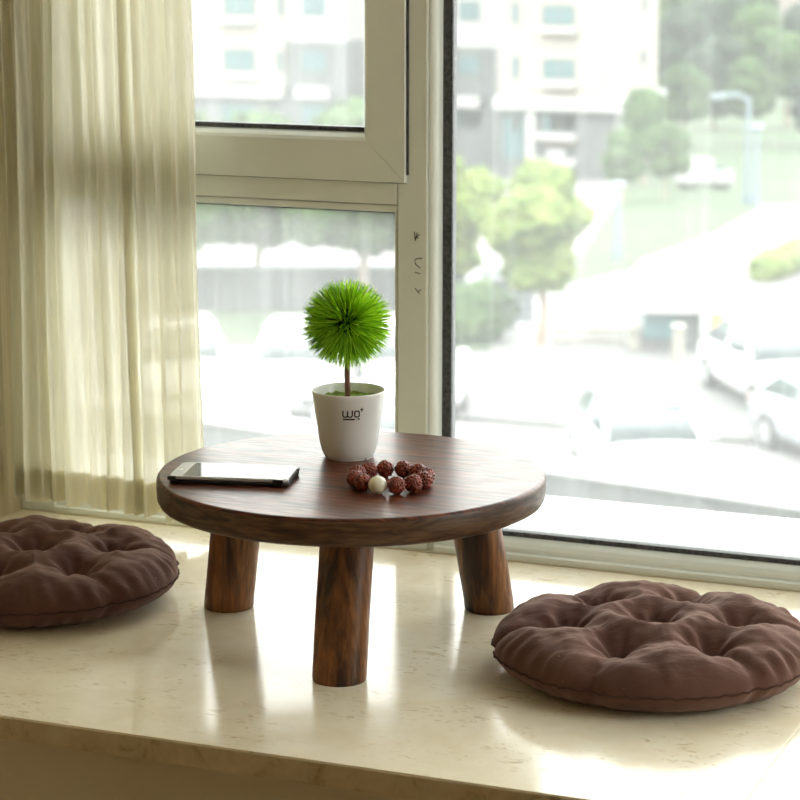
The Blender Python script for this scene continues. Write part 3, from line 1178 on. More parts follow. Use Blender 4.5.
def land():
    bm = bmesh.new()
    S_ = [3.4, 20, 45, 60, 80, 100, 130, 180, 300, 900]
    g = []
    for s in S_:
        row = []
        for lx in (-400, -100, -40, 0, 40, 100, 400):
            p = CAM + fh * s + rt * lx
            if p.y < 0.52: p.y = 0.52
            row.append(bm.verts.new((p.x, p.y, gz(s))))
        g.append(row)
    for a, b in zip(g, g[1:]):
        for i in range(6): bm.faces.new((a[i], a[i + 1], b[i + 1], b[i]))
    bmesh.ops.recalc_face_normals(bm, faces=bm.faces[:])
    for f in bm.faces:
        if f.normal.z < 0: f.normal_flip()
    return obj('ground', bm, M_pave)


struct(land(), 'pale paved yard far below the window')
LF = 0.03
struct(land_strip('lawn', [(560, 287), (660, 262), (760, 208), (640, 150)], M_lawn, LF), 'green lawn beside the pale road')
struct(land_strip('lawn', [(640, 205), (1000, 205), (1000, 60), (600, 60)], M_lawn, 0.02), 'green slope under the far trees')
struct(land_strip('lawn', [(150, 345), (490, 352), (510, 300), (150, 292)], M_lawn, LF), 'green strip behind the parked cars')
struct(land_strip('road', [(590, 330), (1000, 360), (1000, 75), (640, 262)], M_road, LF * 2), 'pale road rising to the right')
struct(land_strip('parking_lot', [(440, 420), (1050, 470), (1000, 362), (590, 336)], M_asph, LF * 2.5), 'pale grey parking lot')


def at_px(o, x, y, rz=None, label=None, z=0.0):
    p, s = ground_at(x, y)
    o.location = (p.x, p.y, p.z + z)
    if rz is not None: o.rotation_euler = (0, 0, rz)
    if label: o['label'] = label
    return s


# ---- buildings
def bld_part(root, name, x0, x1, y0, y1, z0, z1, m, parent=None):
    bm = bx(x0, x1, y0, y1, z0, z1)
    L = root.location
    bmesh.ops.translate(bm, verts=bm.verts[:], vec=-L)
    return obj(name, bm, m, parent or root)


def px_rect(root, name, px, Y, depth, m, shift=0.0, parent=None):
    """box on the wall plane Y whose face covers the pixel rectangle px = x0, y0, x1, y1"""
    a = ony(px[0], (px[1] + px[3]) / 2, Y); b = ony(px[2], (px[1] + px[3]) / 2, Y)
    xm = (px[0] + px[2]) / 2
    zt = ony(xm, px[1], Y).z; zb = ony(xm, px[3], Y).z
    return bld_part(root, name, a.x, b.x, Y - depth + shift, Y + shift + 0.05, zb, zt, m, parent)


def px_window(root, px, Y, parent=None):
    a = ony(px[0], (px[1] + px[3]) / 2, Y); b = ony(px[2], (px[1] + px[3]) / 2, Y)
    xm = (px[0] + px[2]) / 2
    zt = ony(xm, px[1], Y).z; zb = ony(xm, px[3], Y).z
    x0, x1 = a.x, b.x
    L = root.location
    t = 0.07
    bm = bmesh.new()
    box(bm, x0, x1, Y - 0.06, Y + 0.05, zb, zb + t)
    box(bm, x0, x1, Y - 0.06, Y + 0.05, zt - t, zt)
    k = 2 if x1 - x0 > 1.0 else 1
    for i in range(k + 1):
        xc = x0 + (x1 - x0) * i / k
        xc = min(max(xc, x0 + t / 2), x1 - t / 2)
        box(bm, xc - t / 2, xc + t / 2, Y - 0.06, Y + 0.05, zb + t, zt - t)
    bmesh.ops.translate(bm, verts=bm.verts[:], vec=-L)
    f = obj('window', bm, M_grey, root)
    bm = bx(x0 + t / 2, x1 - t / 2, Y - 0.03, Y + 0.04, zb + t / 2, zt - t / 2)
    bmesh.ops.translate(bm, verts=bm.verts[:], vec=-L)
    obj('pane', bm, M_wglass, f)


P0 = dist_at(612, 110, 130)
YF = P0.y
YW = YF + 2.4
GZB = -13.6


def tower_right():
    x1 = P0.x
    x0 = ony(498, 110, YF).x
    root = empty('apartment_building', ((x0 + x1) / 2, YF + 4, GZB))
    tag(root, 'cream apartment tower with grey lower floors, right of the window mullion', 'building')
    zc = ony(555, 98, YF).z; zc0 = ony(555, 110, YF).z
    yb = onx(657, 90, x1).y
    bld_part(root, 'lower_wall', x0, x1, YF, yb, GZB, zc0, M_grey)
    bld_part(root, 'upper_wall', x0, x1, YF, yb, zc, 14, M_cream)
    bld_part(root, 'cornice', x0 - 0.1, x1 + 0.45, YF - 0.5, yb + 0.4, zc0, zc, M_white)
    wx0 = ony(430, 110, YW).x
    zw = ony(475, 47, YW).z
    bld_part(root, 'wing_lower_wall', wx0, x0, YW, yb + 1, GZB, zw, M_grey)
    bld_part(root, 'wing_upper_wall', wx0, x0, YW, yb + 1, zw, 14, M_white)
    bld_part(root, 'wing_band', wx0, ony(482, 100, YW).x, YW - 0.5, YW, ony(470, 107, YW).z, ony(470, 96, YW).z, M_white)
    for k in range(-4, 2):
        y = k * 54
        px_window(root, (543, 59 + y, 575, 79 + y), YF)
        px_window(root, (512, 56 + y, 519, 78 + y), YF)
        px_rect(root, 'window_ledge', (541, 81 + y, 578, 87 + y), YF, 0.5, M_white)
        px_rect(root, 'ledge_soffit', (545, 88 + y, 577, 91 + y), YF, 0.25, M_ochre)
        px_window(root, (459, 55 + y, 480, 75 + y), YW)
    px_window(root, (454, 110, 480, 128), YW)
    px_window(root, (550, 113, 575, 131), YF)
    px_window(root, (552, 168, 575, 184), YF)
    px_window(root, (503, 115, 524, 160), YF)
    px_rect(root, 'pilaster', (527, 110, 536, 215), YF, 0.3, M_white)
    for y0, y1 in ((133, 139), (158, 165), (190, 197)):
        px_rect(root, 'window_ledge', (539, y0, 578, y1), YF, 0.7, M_white)
    o = px_rect(root, 'air_conditioner', (550, 149, 566, 157.6), YF, 0.5, M_white)
    # side face: white columns and a few windows
    for ya, yb_ in ((614, 625), (630, 640)):
        a = onx(ya, 130, x1).y; b = onx(yb_, 130, x1).y
        bld_part(root, 'column', x1 - 0.05, x1 + 0.35, min(a, b), max(a, b), GZB, zc0, M_white)
    for k in range(-3, 1):
        ya = onx(641, 60, x1).y; yb_ = onx(646, 60, x1).y
        zt = onx(643, 50, x1).z - k * 3.0; zb = onx(643, 65, x1).z - k * 3.0
        f = bld_part(root, 'window', x1, x1 + 0.05, ya, yb_, zb, zt, M_grey)


def tower_left():
    Y2 = YF + 1.0
    xa = ony(60, 60, Y2).x; xb = ony(343, 60, Y2).x
    root = empty('apartment_building', ((xa + xb) / 2, Y2 + 5, GZB))
    tag(root, 'pale apartment block with white ledges seen through the opening sash', 'building')
    zc = ony(260, 86, Y2).z; zc0 = ony(260, 97, Y2).z
    xm = ony(284, 60, Y2).x
    zg = ony(300, 41, Y2).z
    bld_part(root, 'lower_wall', xa, xb, Y2, Y2 + 9, GZB, zc0, M_grey)
    bld_part(root, 'upper_wall', xa, xm, Y2, Y2 + 9, zc, 14, M_cream)
    bld_part(root, 'band', xa, xm, Y2 - 0.4, Y2 + 0.1, zc0, zc, M_white)
    bld_part(root, 'grey_wall', xm, xb, Y2 + 0.3, Y2 + 9, zc0, zg, M_grey)
    bld_part(root, 'upper_wall', xm, xb, Y2 + 0.3, Y2 + 9, zg, 14, M_white)
    xc = ony(366, 60, Y2 + 5).x
    bld_part(root, 'side_bay', xb, xc + 3, Y2 + 5, Y2 + 10, GZB, ony(354, 46, Y2 + 5).z, M_cream)
    bld_part(root, 'bay_cornice', xb - 0.1, xc + 3.2, Y2 + 4.4, Y2 + 10, ony(354, 46, Y2 + 5).z, ony(354, 36, Y2 + 5).z, M_white)
    for k in range(-4, 1):
        y = k * 56
        px_window(root, (224, 49 + y, 255, 71 + y), Y2)
        px_rect(root, 'window_ledge', (221, 73 + y, 258, 79 + y), Y2, 0.5, M_white)
        px_window(root, (277, 50 + y, 283, 72 + y), Y2)
        px_window(root, (302, 50 + y, 326, 72 + y), Y2 + 0.3)
        px_window(root, (160, 49 + y, 190, 71 + y), Y2)
    px_rect(root, 'window_ledge', (299, 87, 331, 98), Y2 + 0.3, 0.6, M_white)
    px_window(root, (302, 104, 326, 124), Y2)
    px_window(root, (222, 104, 255, 124), Y2)


def far_houses():
    for (x0, x1, yt, yb, s, m, lab, wins) in (
        (705, 768, -260, 14, 300, M_white, 'distant white house above the dark trees, top right', [(728, -6, 752, 8), (758, -6, 766, 8), (728, -36, 752, -18)]),
        (768, 900, -230, 52, 270, M_pink, 'distant pinkish building at the right edge above the trees', [(776, 22, 783, 32), (792, 22, 806, 34), (776, -20, 790, -4)]),
        (655, 705, -200, 6, 310, M_grey, 'distant grey block just right of the cream tower', [(676, -6, 690, 4), (660, -30, 672, -16)])):
        p = dist_at((x0 + x1) / 2, yb, s)
        Y = p.y
        a = ony(x0, yb, Y); b = ony(x1, yb, Y)
        root = empty('distant_house', ((a.x + b.x) / 2, Y + 5, -13.4))
        tag(root, lab, 'building')
        zt = min(ony((x0 + x1) / 2, yt, Y).z, 12)
        bld_part(root, 'wall', a.x, b.x, Y, Y + 10, -13.4, zt, m)
        bld_part(root, 'roof_slab', a.x - 0.4, b.x + 0.4, Y - 0.4, Y + 10.4, zt, zt + 0.6, M_white)
        zz = ony((x0 + x1) / 2, yb, Y).z
        bld_part(root, 'balcony', a.x - 0.2, b.x + 0.2, Y - 1.0, Y, zz, zz + 0.9, M_white)
        for wv in wins: px_window(root, wv, Y)


tower_right(); tower_left(); far_houses()


# ---- trees
def blob(bm, c, r, seed, sub=3, squash=0.8):
    t = bmesh.ops.create_icosphere(bm, subdivisions=sub, radius=1)
    for v in t['verts']:
        d = v.co.normalized()
        k = 1 + 0.34 * noise.noise(d * 2.2 + Vector((seed, 0, 0))) + 0.26 * noise.noise(d * 5.5 + Vector((0, seed, 0)))
        v.co = Vector((c[0] + d.x * r * k, c[1] + d.y * r * k, c[2] + d.z * r * k * squash))


def make_tree(name, h, cr, leafm, seed, label, nleaf=900, low=0.35, group=None, ls=0.22, cat='tree'):
    r = random.Random(seed)
    root = empty(name)
    tag(root, label, cat, group)
    th = h * low
    blobs = []
    cz = (h + th) / 2
    for i in range(12):
        a = r.uniform(0, 2 * PI); q = r.uniform(0.1, 0.62) * cr
        z = cz + r.uniform(-0.34, 0.30) * (h - th)
        k = 1 - 0.5 * abs((z - cz) / (h - th)) * 1.2
        blobs.append((Vector((q * k * math.cos(a), q * k * math.sin(a), z)), r.uniform(0.36, 0.52) * cr))
    bm = bmesh.new()
    for i, (c, q) in enumerate(blobs): blob(bm, c, q, seed + i * 3.3)
    for i in range(nleaf):
        c, q = r.choice(blobs)
        d = Vector((r.gauss(0, 1), r.gauss(0, 1), r.gauss(0, 1))).normalized()
        p = c + Vector((d.x, d.y, d.z * 0.8)) * q * r.uniform(0.95, 1.18)
        u = Vector((r.gauss(0, 1), r.gauss(0, 1), r.gauss(0, 1))).normalized(); v = u.cross(d).normalized()
        s = ls * r.uniform(0.6, 1.3)
        u = (u * s); v = v * s * 0.6
        bm.faces.new([bm.verts.new(p - u), bm.verts.new(p + v), bm.verts.new(p + u), bm.verts.new(p - v)])
    obj('crown', bm, leafm, root)
    bm = bmesh.new()
    tube(bm, [(0, 0, 0), (0.05 * cr, 0, th * 0.6), (0, 0, th * 1.1), (0, 0, cz)], [h * 0.028, h * 0.022, h * 0.020, h * 0.010], 10)
    for i in range(4):
        c, q = blobs[i]
        tube(bm, [(0, 0, th * 0.95), (c.x * 0.5, c.y * 0.5, (th + c.z) / 2 + 0.1), tuple(c)], [h * 0.013, h * 0.009, h * 0.005], 7)
    obj('trunk', bm, M_trunk, root)
    return root


def px_m(s): return s / FPX * 1.02

t = make_tree('leafy_tree', 9.6, 3.1, M_leaf_b, 3, '', 2600, 0.30, 'bright trees by the yard', 0.16)
at_px(t, 541, 345, 0.3, 'bright yellow-green round tree with the bare trunk, right of the mullion')
s1 = ground_at(541, 345)[1]
# the tree height so that its crown tops out at the photo's line
topz = dist_at(520, 152, s1).z - gz(s1)
t.scale = (1, 1, 1)
fct = topz / 10.0
t.scale = (fct * 1.12, fct * 1.12, fct * 1.02)
t2 = copy_tree(t)
at_px(t2, 448, 326, 2.1, 'bright yellow-green tree half hidden behind the mullion')
t2.scale = (fct * 0.95, fct * 0.95, fct * 1.05)
PLACE = [
    (160, 322, 5.4, 'm', 'green tree partly behind the curtain'),
    (262, 303, 5.0, 'm', 'green tree at the left of the low pane'),
    (366, 318, 5.4, 'm', 'green tree at the right of the low pane beside the mullion'),
]
pm = make_tree('garden_tree', 8.0, 3.0, M_leaf_m, 21, 'x', 2600, 0.34, 'green trees beyond the yard', 0.34)
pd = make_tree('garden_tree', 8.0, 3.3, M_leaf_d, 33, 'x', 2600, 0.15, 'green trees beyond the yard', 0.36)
used = {'m': False, 'd': False}


def put_tree(x, y, h, kind, label, sx=1.0, group=None):
    base = pm if kind == 'm' else pd
    o = base if not used[kind] else copy_tree(base)
    used[kind] = True
    at_px(o, x, y, (x * 7.3) % 6.28, label)
    k = h / 8.0
    o.scale = (k * sx, k * sx, k)
    if group: o['group'] = group
    return o


for x, y, h, k, l in PLACE: put_tree(x, y, h, k, l, 1.05)
# the wooded slope on the right, rows from near to far
def put_far(x, s, h, kind, label, sx=0.95):
    base = pm if kind == 'm' else pd
    o = base if not used[kind] else copy_tree(base)
    used[kind] = True
    p = dist_at(x, 200, s)
    o.location = (p.x, p.y, gz(s))
    o.rotation_euler = (0, 0, (x * 7.3) % 6.28)
    k = h / 8.0
    o.scale = (k * sx, k * sx, k)
    tag(o, label, 'tree', 'trees on the slope')


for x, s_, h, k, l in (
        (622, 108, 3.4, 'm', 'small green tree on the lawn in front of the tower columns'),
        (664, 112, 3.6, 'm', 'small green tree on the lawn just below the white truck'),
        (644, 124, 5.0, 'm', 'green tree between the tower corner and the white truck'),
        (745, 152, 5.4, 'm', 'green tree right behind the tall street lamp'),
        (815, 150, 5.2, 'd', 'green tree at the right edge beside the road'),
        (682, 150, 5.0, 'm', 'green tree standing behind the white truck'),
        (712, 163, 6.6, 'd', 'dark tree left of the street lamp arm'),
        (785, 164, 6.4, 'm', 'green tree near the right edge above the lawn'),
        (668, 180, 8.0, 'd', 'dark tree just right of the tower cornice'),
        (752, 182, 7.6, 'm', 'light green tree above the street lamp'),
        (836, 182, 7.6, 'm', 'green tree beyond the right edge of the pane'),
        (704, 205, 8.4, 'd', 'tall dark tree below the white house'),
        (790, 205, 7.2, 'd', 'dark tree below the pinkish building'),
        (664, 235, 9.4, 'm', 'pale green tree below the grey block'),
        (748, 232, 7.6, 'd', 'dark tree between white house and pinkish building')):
    put_far(x, s_, h, k, l)


# ---- hedges
def hedge(x0, y0, x1, y1, h, wd, m, label, name='hedge'):
    a = ground_at(x0, y0)[0]; b = ground_at(x1, y1)[0]
    d = (b - a); L = Vector((d.x, d.y, 0)).length
    bm = bmesh.new()
    nx_ = max(6, int(L / 0.7))
    k = nx_ * 1
    for i in range(k):
        for q in range(2):
            p = d * ((i + 0.5) / k)
            blob(bm, (p.x, p.y + (q - 0.5) * wd * 0.5, p.z + h * 0.5), h * 0.55, i * 1.7 + q, 2, 0.95)
    r = random.Random(int(x0))
    o = obj(name, bm, m)
    o.location = a
    tag(o, label, 'hedge')
    return o


hedge(764, 284, 850, 250, 0.95, 1.0, M_leaf_b, 'trimmed bright green hedge on the road island')
hedge(452, 342, 486, 340, 1.3, 1.2, M_leaf_m, 'low green hedge under the half hidden tree')

# low wall behind the garden trees
bw_ = empty('boundary_wall', dist_at(290, 300, 61) * 1.0)
bw_.location.z = gz(61); bw_.rotation_euler = (0, 0, YAW)
tag(bw_, 'low grey boundary wall behind the garden trees, left of the mullion', 'wall')
obj('wall_body', bx(-5.2, 4.6, 0, 0.4, 0, 1.05), M_bound, bw_)
obj('coping', bx(-5.3, 4.7, -0.06, 0.46, 1.05, 1.16, 0.01), M_grey, bw_)


# ---- yard furniture
def post_thing(name, x, y, parts, label, cat, group=None):
    p, s = ground_at(x, y)
    root = empty(name, p, YAW)
    tag(root, label, cat, group)
    for (nm, x0, x1, y0, y1, z0, z1, m) in parts:
        obj(nm, bx(x0, x1, y0, y1, z0, z1, 0.02, 1), m, root)
    return root


M_dark = noisy('dark_slate', (0.09, 0.105, 0.115), (0.13, 0.145, 0.155), 1, 0.6)
M_teal = mat('booth_glass', (0.07, 0.13, 0.14), 0.15)
M_orange = mat('orange_board', (0.80, 0.36, 0.07), 0.6)
M_blue = mat('blue_board', (0.20, 0.45, 0.80), 0.6)
M_yel = mat('yellow_board', (0.85, 0.62, 0.12), 0.6)
M_lamp = mat('grey_steel', (0.13, 0.17, 0.19), 0.4, 0.3)
s0 = ground_at(508, 345)[1]; u = px_m(s0)
post_thing('storage_shed', 505, 330, [('wall', -22 * u, 30 * u, 0, 1.6, 0, 50 * u, M_dark), ('roof', -24 * u, 32 * u, -0.2, 1.8, 50 * u, 54 * u, M_grey), ('door', -8 * u, 4 * u, -0.05, 0.0, 0, 34 * u, M_teal)],
           'dark grey shed under the bright tree', 'shed')
post_thing('gate_pillar', 524, 350, [('shaft', -6 * u, 6 * u, -0.2, 0.2, 0, 22 * u, M_white), ('cap', -7 * u, 7 * u, -0.25, 0.25, 22 * u, 25 * u, M_white)], 'short white gate pillar in front of the dark shed', 'pillar')
s0 = ground_at(672, 358)[1]; u = px_m(s0)
post_thing('guard_booth', 668, 354, [('wall', -27 * u, 34 * u, 0, 2.0, 0, 16 * u, M_grey), ('glazing', -25 * u, 10 * u, -0.03, 1.95, 16 * u, 44 * u, M_teal), ('side_panel', 10 * u, 33 * u, 0, 1.95, 16 * u, 44 * u, M_grey),
                                     ('roof', -34 * u, 42 * u, -0.5, 2.4, 44 * u, 50 * u, M_white)],
           'small guard booth with dark glazing and a white roof at the gate', 'booth')
post_thing('gate_pillar', 675, 360, [('shaft', -5 * u, 5 * u, -0.7, -0.35, 0, 36 * u, M_cream), ('cap', -6.5 * u, 6.5 * u, -0.75, -0.3, 36 * u, 39 * u, M_cream)], 'cream gate pillar in front of the guard booth', 'pillar')
post_thing('gate_pillar', 634, 352, [('shaft', -6 * u, 6 * u, -0.2, 0.2, 0, 22 * u, M_cream), ('cap', -7 * u, 7 * u, -0.25, 0.25, 22 * u, 26 * u, M_cream)], 'cream gate pillar at the left side of the guard booth', 'pillar')
root = post_thing('sliding_gate', 592, 345, [('rail', -42 * u, 34 * u, -0.05, 0.05, 14 * u, 17 * u, M_ochre), ('rail', -42 * u, 34 * u, -0.05, 0.05, 3 * u, 5 * u, M_ochre)], 'low pale yellowish slatted gate left of the guard booth', 'gate')
for i in range(19):
    obj('slat', bx((-41 + i * 4) * u, (-39.4 + i * 4) * u, -0.03, 0.03, 0.0, 17 * u, 0.0), M_cream, root)
post_thing('notice_board', 716, 342, [('post', -0.6 * u, 0.6 * u, 0, 0.08, 0, 10 * u, M_lamp), ('board', -6 * u, 6 * u, -0.04, 0.04, 8 * u, 30 * u, M_orange)], 'orange notice board right of the guard booth', 'sign')
post_thing('notice_board', 791, 350, [('post', -0.6 * u, 0.6 * u, 0, 0.08, 0, 10 * u, M_lamp), ('board', -6 * u, 8 * u, -0.04, 0.04, 10 * u, 32 * u, M_blue)], 'pale blue notice board near the right edge', 'sign')
post_thing('notice_board', 800, 372, [('post', -0.6 * u, 0.6 * u, 0, 0.08, 0, 10 * u, M_lamp), ('board', -5 * u, 8 * u, -0.04, 0.04, 8 * u, 24 * u, M_yel)], 'yellow board at the right edge above the parked cars', 'sign')
post_thing('notice_board', 765, 428, [('post', -0.6 * u, 0.6 * u, 0, 0.08, 0, 12 * u, M_lamp), ('board', -4 * u, 4 * u, -0.04, 0.04, 8 * u, 26 * u, M_yel)], 'small yellow board behind the parked cars on the right', 'sign')


def lamp(x, y, ytop, arm, label, x2=None):
    p, s = ground_at(x, y)
    H = dist_at(x, ytop, s).z - p.z
    root = empty('street_lamp', p, YAW)
    tag(root, label, 'street lamp', None)
    k = s / FPX
    obj('pole', tube(bmesh.new(), [(0, 0, 0), (0, 0, H * 0.5), (0, 0, H)], [k * 3.4, k * 2.6, k * 2.2], 12), M_lamp, root, False)
    obj('base', tube(bmesh.new(), [(0, 0, 0), (0, 0, 0.5)], k * 4.6, 12), M_lamp, root)
    if arm:
        obj('arm', tube(bmesh.new(), [(0, 0, H - 0.1), (arm * k * 0.4, 0, H + 0.15), (arm * k, 0, H + 0.1)], k * 1.8, 10), M_lamp, root)
        bm = bmesh.new(); box(bm, arm * k * 1.0 - k * 8, arm * k + k * 5, -0.2, 0.2, H - 0.03, H + 0.16, 0.03)
        obj('lamp_head', bm, M_lamp, root)
    else:
        bm = lathe(bmesh.new(), [(0, H), (k * 6, H + k * 1), (k * 7, H + k * 3), (k * 5, H + k * 5), (0, H + k * 6)], 16)
        bmesh.ops.recalc_face_normals(bm, faces=bm.faces[:])
        obj('lamp_head', bm, M_lamp, root)


lamp(746, 205, 98, -30, 'tall street lamp with an arm in front of the dark trees')
lamp(755, 206, 130, 0, 'slender post lamp standing right of the tall street lamp')
lamp(617, 262, 187, 0, 'slender post lamp on the lawn below the tower')


# ---- cars
M_car = mat('white_car_paint', (0.3825, 0.387, 0.3915), 0.25, Coat_Weight=0.6)
M_car2 = mat('silver_car_paint', (0.27, 0.288, 0.312), 0.25, 0.3)
M_car3 = mat('dark_car_paint', (0.20, 0.23, 0.28), 0.3)
M_tire = mat('tire_rubber', (0.03, 0.03, 0.03), 0.8)
M_rimm = mat('wheel_rim', (0.5, 0.5, 0.52), 0.3, 0.8)
M_cg = mat('car_glass', (0.05, 0.065, 0.07), 0.06)
M_light = mat('headlamp_glass', (0.7, 0.72, 0.75), 0.1)
M_tail = mat('tail_lamp', (0.45, 0.03, 0.03), 0.2)
M_grille = mat('black_grille', (0.03, 0.03, 0.035), 0.5)


def make_car(m, label):
    root = empty('parked_car')
    tag(root, label, 'car', 'cars parked in the yard')
    Lh = 2.25
    xs = [-2.25, -2.15, -1.8, -1.3, -0.6, 0.2, 0.9, 1.5, 1.95, 2.2, 2.25]
    topz_ = [0.70, 0.88, 0.98, 1.0, 1.0, 0.98, 0.95, 0.88, 0.78, 0.66, 0.55]
    wid = [0.72, 0.82, 0.87, 0.90, 0.91, 0.91, 0.90, 0.88, 0.84, 0.76, 0.68]
    bm = bmesh.new()
    rings = []
    for x, zt, wv in zip(xs, topz_, wid):
        q = [(-wv * 0.92, 0.24), (-wv, 0.40), (-wv, zt - 0.22), (-wv * 0.93, zt - 0.05), (-wv * 0.7, zt), (0, zt + 0.02),
             (wv * 0.7, zt), (wv * 0.93, zt - 0.05), (wv, zt - 0.22), (wv, 0.40), (wv * 0.92, 0.24)]
        rings.append([bm.verts.new((x, y, z)) for y, z in q])
    for a, b in zip(rings, rings[1:]):
        for i in range(len(a) - 1): bm.faces.new((a[i], a[i + 1], b[i + 1], b[i]))
        bm.faces.new((a[-1], a[0], b[0], b[-1]))
    bm.faces.new(rings[0]); bm.faces.new(rings[-1][::-1])
    bmesh.ops.recalc_face_normals(bm, faces=bm.faces[:])
    obj('body', bm, m, root, True)
    # cabin with glass band and roof

    def cab(z0, z1, f0, f1, mm, nm):
        bm = bmesh.new()
        a = [bm.verts.new(p) for p in ((f0[0], -f0[2], z0), (f0[1], -f0[2], z0), (f0[1], f0[2], z0), (f0[0], f0[2], z0))]
        b = [bm.verts.new(p) for p in ((f1[0], -f1[2], z1), (f1[1], -f1[2], z1), (f1[1], f1[2], z1), (f1[0], f1[2], z1))]
        bm.faces.new(a[::-1]); bm.faces.new(b)
        for i in range(4): bm.faces.new((a[i], a[(i + 1) % 4], b[(i + 1) % 4], b[i]))
        bmesh.ops.bevel(bm, geom=bm.edges[:], offset=0.05, segments=2, affect='EDGES')
        return obj(nm, bm, mm, root, True)
    cab(0.93, 1.42, (-1.95, 1.05, 0.80), (-1.30, 0.30, 0.62), M_cg, 'window_band')
    cab(1.38, 1.49, (-1.38, 0.38, 0.65), (-1.15, 0.20, 0.58), m, 'roof')
    for sx in (-1, 1):
        bm = bmesh.new()
        tube(bm, [(0.95, sx * 0.80, 0.95), (0.28, sx * 0.635, 1.40)], 0.04, 6)
        obj('pillar', bm, m, root)
        bm = bmesh.new()
        tube(bm, [(-0.45, sx * 0.80, 0.95), (-0.45, sx * 0.635, 1.40)], 0.04, 6)
        obj('pillar', bm, m, root)
        obj('mirror', bx(0.72, 0.9, sx * 0.98 - 0.1, sx * 0.98 + 0.1, 0.95, 1.09, 0.03), m, root)
        obj('headlamp', bx(2.06, 2.22, sx * 0.60 - 0.15, sx * 0.60 + 0.15, 0.56, 0.69, 0.03), M_light, root)
        obj('tail_lamp', bx(-2.26, -2.14, sx * 0.62 - 0.14, sx * 0.62 + 0.14, 0.68, 0.80, 0.03), M_tail, root)
        for wx in (-1.35, 1.38):
            bm = bmesh.new()
            tube(bm, [(wx, sx * 0.72, 0.32), (wx, sx * 0.93, 0.32)], 0.32, 24)
            wl = obj('wheel', bm, M_tire, root)
            bm = bmesh.new()
            tube(bm, [(wx, sx * 0.925, 0.32), (wx, sx * 0.94, 0.32)], 0.19, 18)
            obj('rim', bm, M_rimm, wl)
    for sx in (-1, 1):
        obj('grille', bx(2.20, 2.28, sx * 0.36 - 0.24, sx * 0.36 + 0.24, 0.34, 0.50, 0.02), M_grille, root)
    obj('number_plate', bx(2.24, 2.30, -0.20, 0.20, 0.50, 0.60, 0.01), M_car, root)
    return root


car = make_car(M_car, 'white car facing the building, just beyond the parapet')
at_px(car, 640, 486, R_(-68) + 0.12, None)
car2 = make_car(M_car2, 'silver car half out of the right edge')
at_px(car2, 850, 462, R_(-48))
q = -PI / 2
spots = [(772, 400, q + 0.2, 'white car parked behind the silver car at the right edge', 0),
         (182, 398, q + 0.1, 'white car nearest the curtain in the back row', 0), (300, 400, q, 'white car left of the spiky ball in the back row', 0),
         (408, 398, q + 0.1, 'white car behind the mullion in the back row', 0),
         (240, 476, q + 0.1, 'white car in the front row above the left table edge', 0),
         (372, 480, q + 0.1, 'silver car in the front row behind the pot', 1)]
for x, y, rz, lab, kind in spots:
    o = copy_tree(car2 if kind else car)
    at_px(o, x, y, YAW + rz, lab)
    o['label'] = lab


def truck():
    p, s = ground_at(706, 190)
    root = empty('small_truck', p, YAW + 0.25)
    tag(root, 'small white box truck parked by the trees on the slope', 'truck')
    root.scale = (0.8, 0.8, 0.8)
    obj('cargo_box', bx(-1.9, 0.2, -0.8, 0.8, 0.55, 1.95, 0.04), M_white, root)
    bm = bx(0.3, 1.6, -0.75, 0.75, 0.45, 1.25, 0.08)
    obj('cab', bm, M_white, root)
    obj('windscreen', bx(0.7, 1.1, -0.72, 0.72, 1.15, 1.5, 0.05), M_cg, root)
    obj('chassis', bx(-1.9, 1.5, -0.5, 0.5, 0.35, 0.5), M_tire, root)
    for wx in (-1.3, 1.0):
        for sy in (-0.7, 0.7):
            obj('wheel', tube(bmesh.new(), [(wx, sy - 0.1, 0.28), (wx, sy + 0.1, 0.28)], 0.28, 18), M_tire, root)


truck()

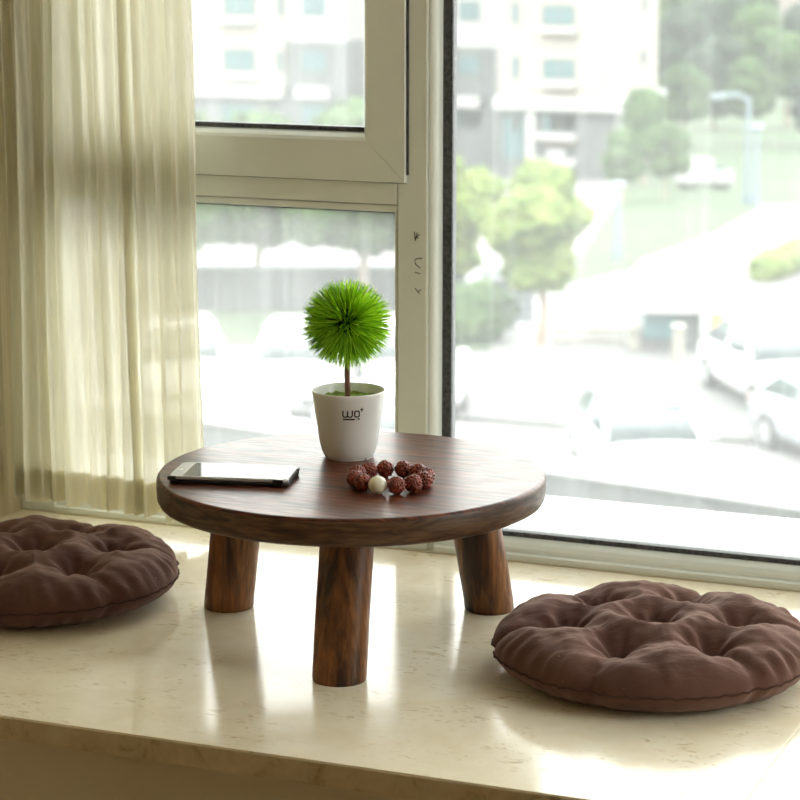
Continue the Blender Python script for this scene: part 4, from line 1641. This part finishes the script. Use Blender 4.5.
# podium roof with a white parapet, set at a slight angle below the window
M_felt = noisy('roof_felt', (0.035, 0.035, 0.033), (0.06, 0.06, 0.056), 2, 0.9)


def podium():
    zc = -1.62
    a = onz(560, 456, zc); b = onz(800, 490, zc)
    d = (b - a).normalized(); nrm = Vector((-d.y, d.x, 0))      # nrm points away from the house
    root = empty('podium_roof', (a.x, a.y - 2, -8.3))
    tag(root, 'low podium with a pale roof and a thick white parapet below the window', 'podium')
    L = root.location
    e0, e1 = a - d * 14, a + d * 16
    a2 = onz(560, 473, zc)
    wd = abs((a2 - a).dot(nrm))

    def poly(nm, pts, z0, z1, m):
        bm = bmesh.new()
        lo = [bm.verts.new((p.x - L.x, p.y - L.y, z0 - L.z)) for p in pts]
        hi = [bm.verts.new((p.x - L.x, p.y - L.y, z1 - L.z)) for p in pts]
        k = len(pts)
        bm.faces.new(lo[::-1]); bm.faces.new(hi)
        for i in range(k): bm.faces.new((lo[i], lo[(i + 1) % k], hi[(i + 1) % k], hi[i]))
        bmesh.ops.recalc_face_normals(bm, faces=bm.faces[:])
        return obj(nm, bm, m, root)
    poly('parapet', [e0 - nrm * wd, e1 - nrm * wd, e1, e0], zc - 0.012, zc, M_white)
    poly('shaded_parapet_face', [e0 - nrm * (wd - 0.03), e1 - nrm * (wd - 0.03), e1 - nrm * 0.02, e0 - nrm * 0.02], zc - 0.15, zc - 0.012, M_grey)  # grey colour stands for the shade on the parapet's inner side
    y0 = 0.52
    q0, q1 = e0 - nrm * (wd - 0.05), e1 - nrm * (wd - 0.05)
    # dark strip painting the shade below the parapet, then deck
    poly('shade_strip', [q0 - nrm * 0.45, q1 - nrm * 0.45, q1, q0], zc - 0.20, zc - 0.145, M_grey)
    r0, r1 = q0 - nrm * 0.45, q1 - nrm * 0.45
    poly('roof_deck', [Vector((r0.x, y0, 0)), Vector((r1.x, y0, 0)), r1, r0], zc - 0.22, zc - 0.14, M_pave)
    poly('wall', [Vector((e0.x, y0, 0)), Vector((e1.x, y0, 0)), e1 - nrm * 0.1, e0 - nrm * 0.1], -8.3, zc - 0.23, M_out)


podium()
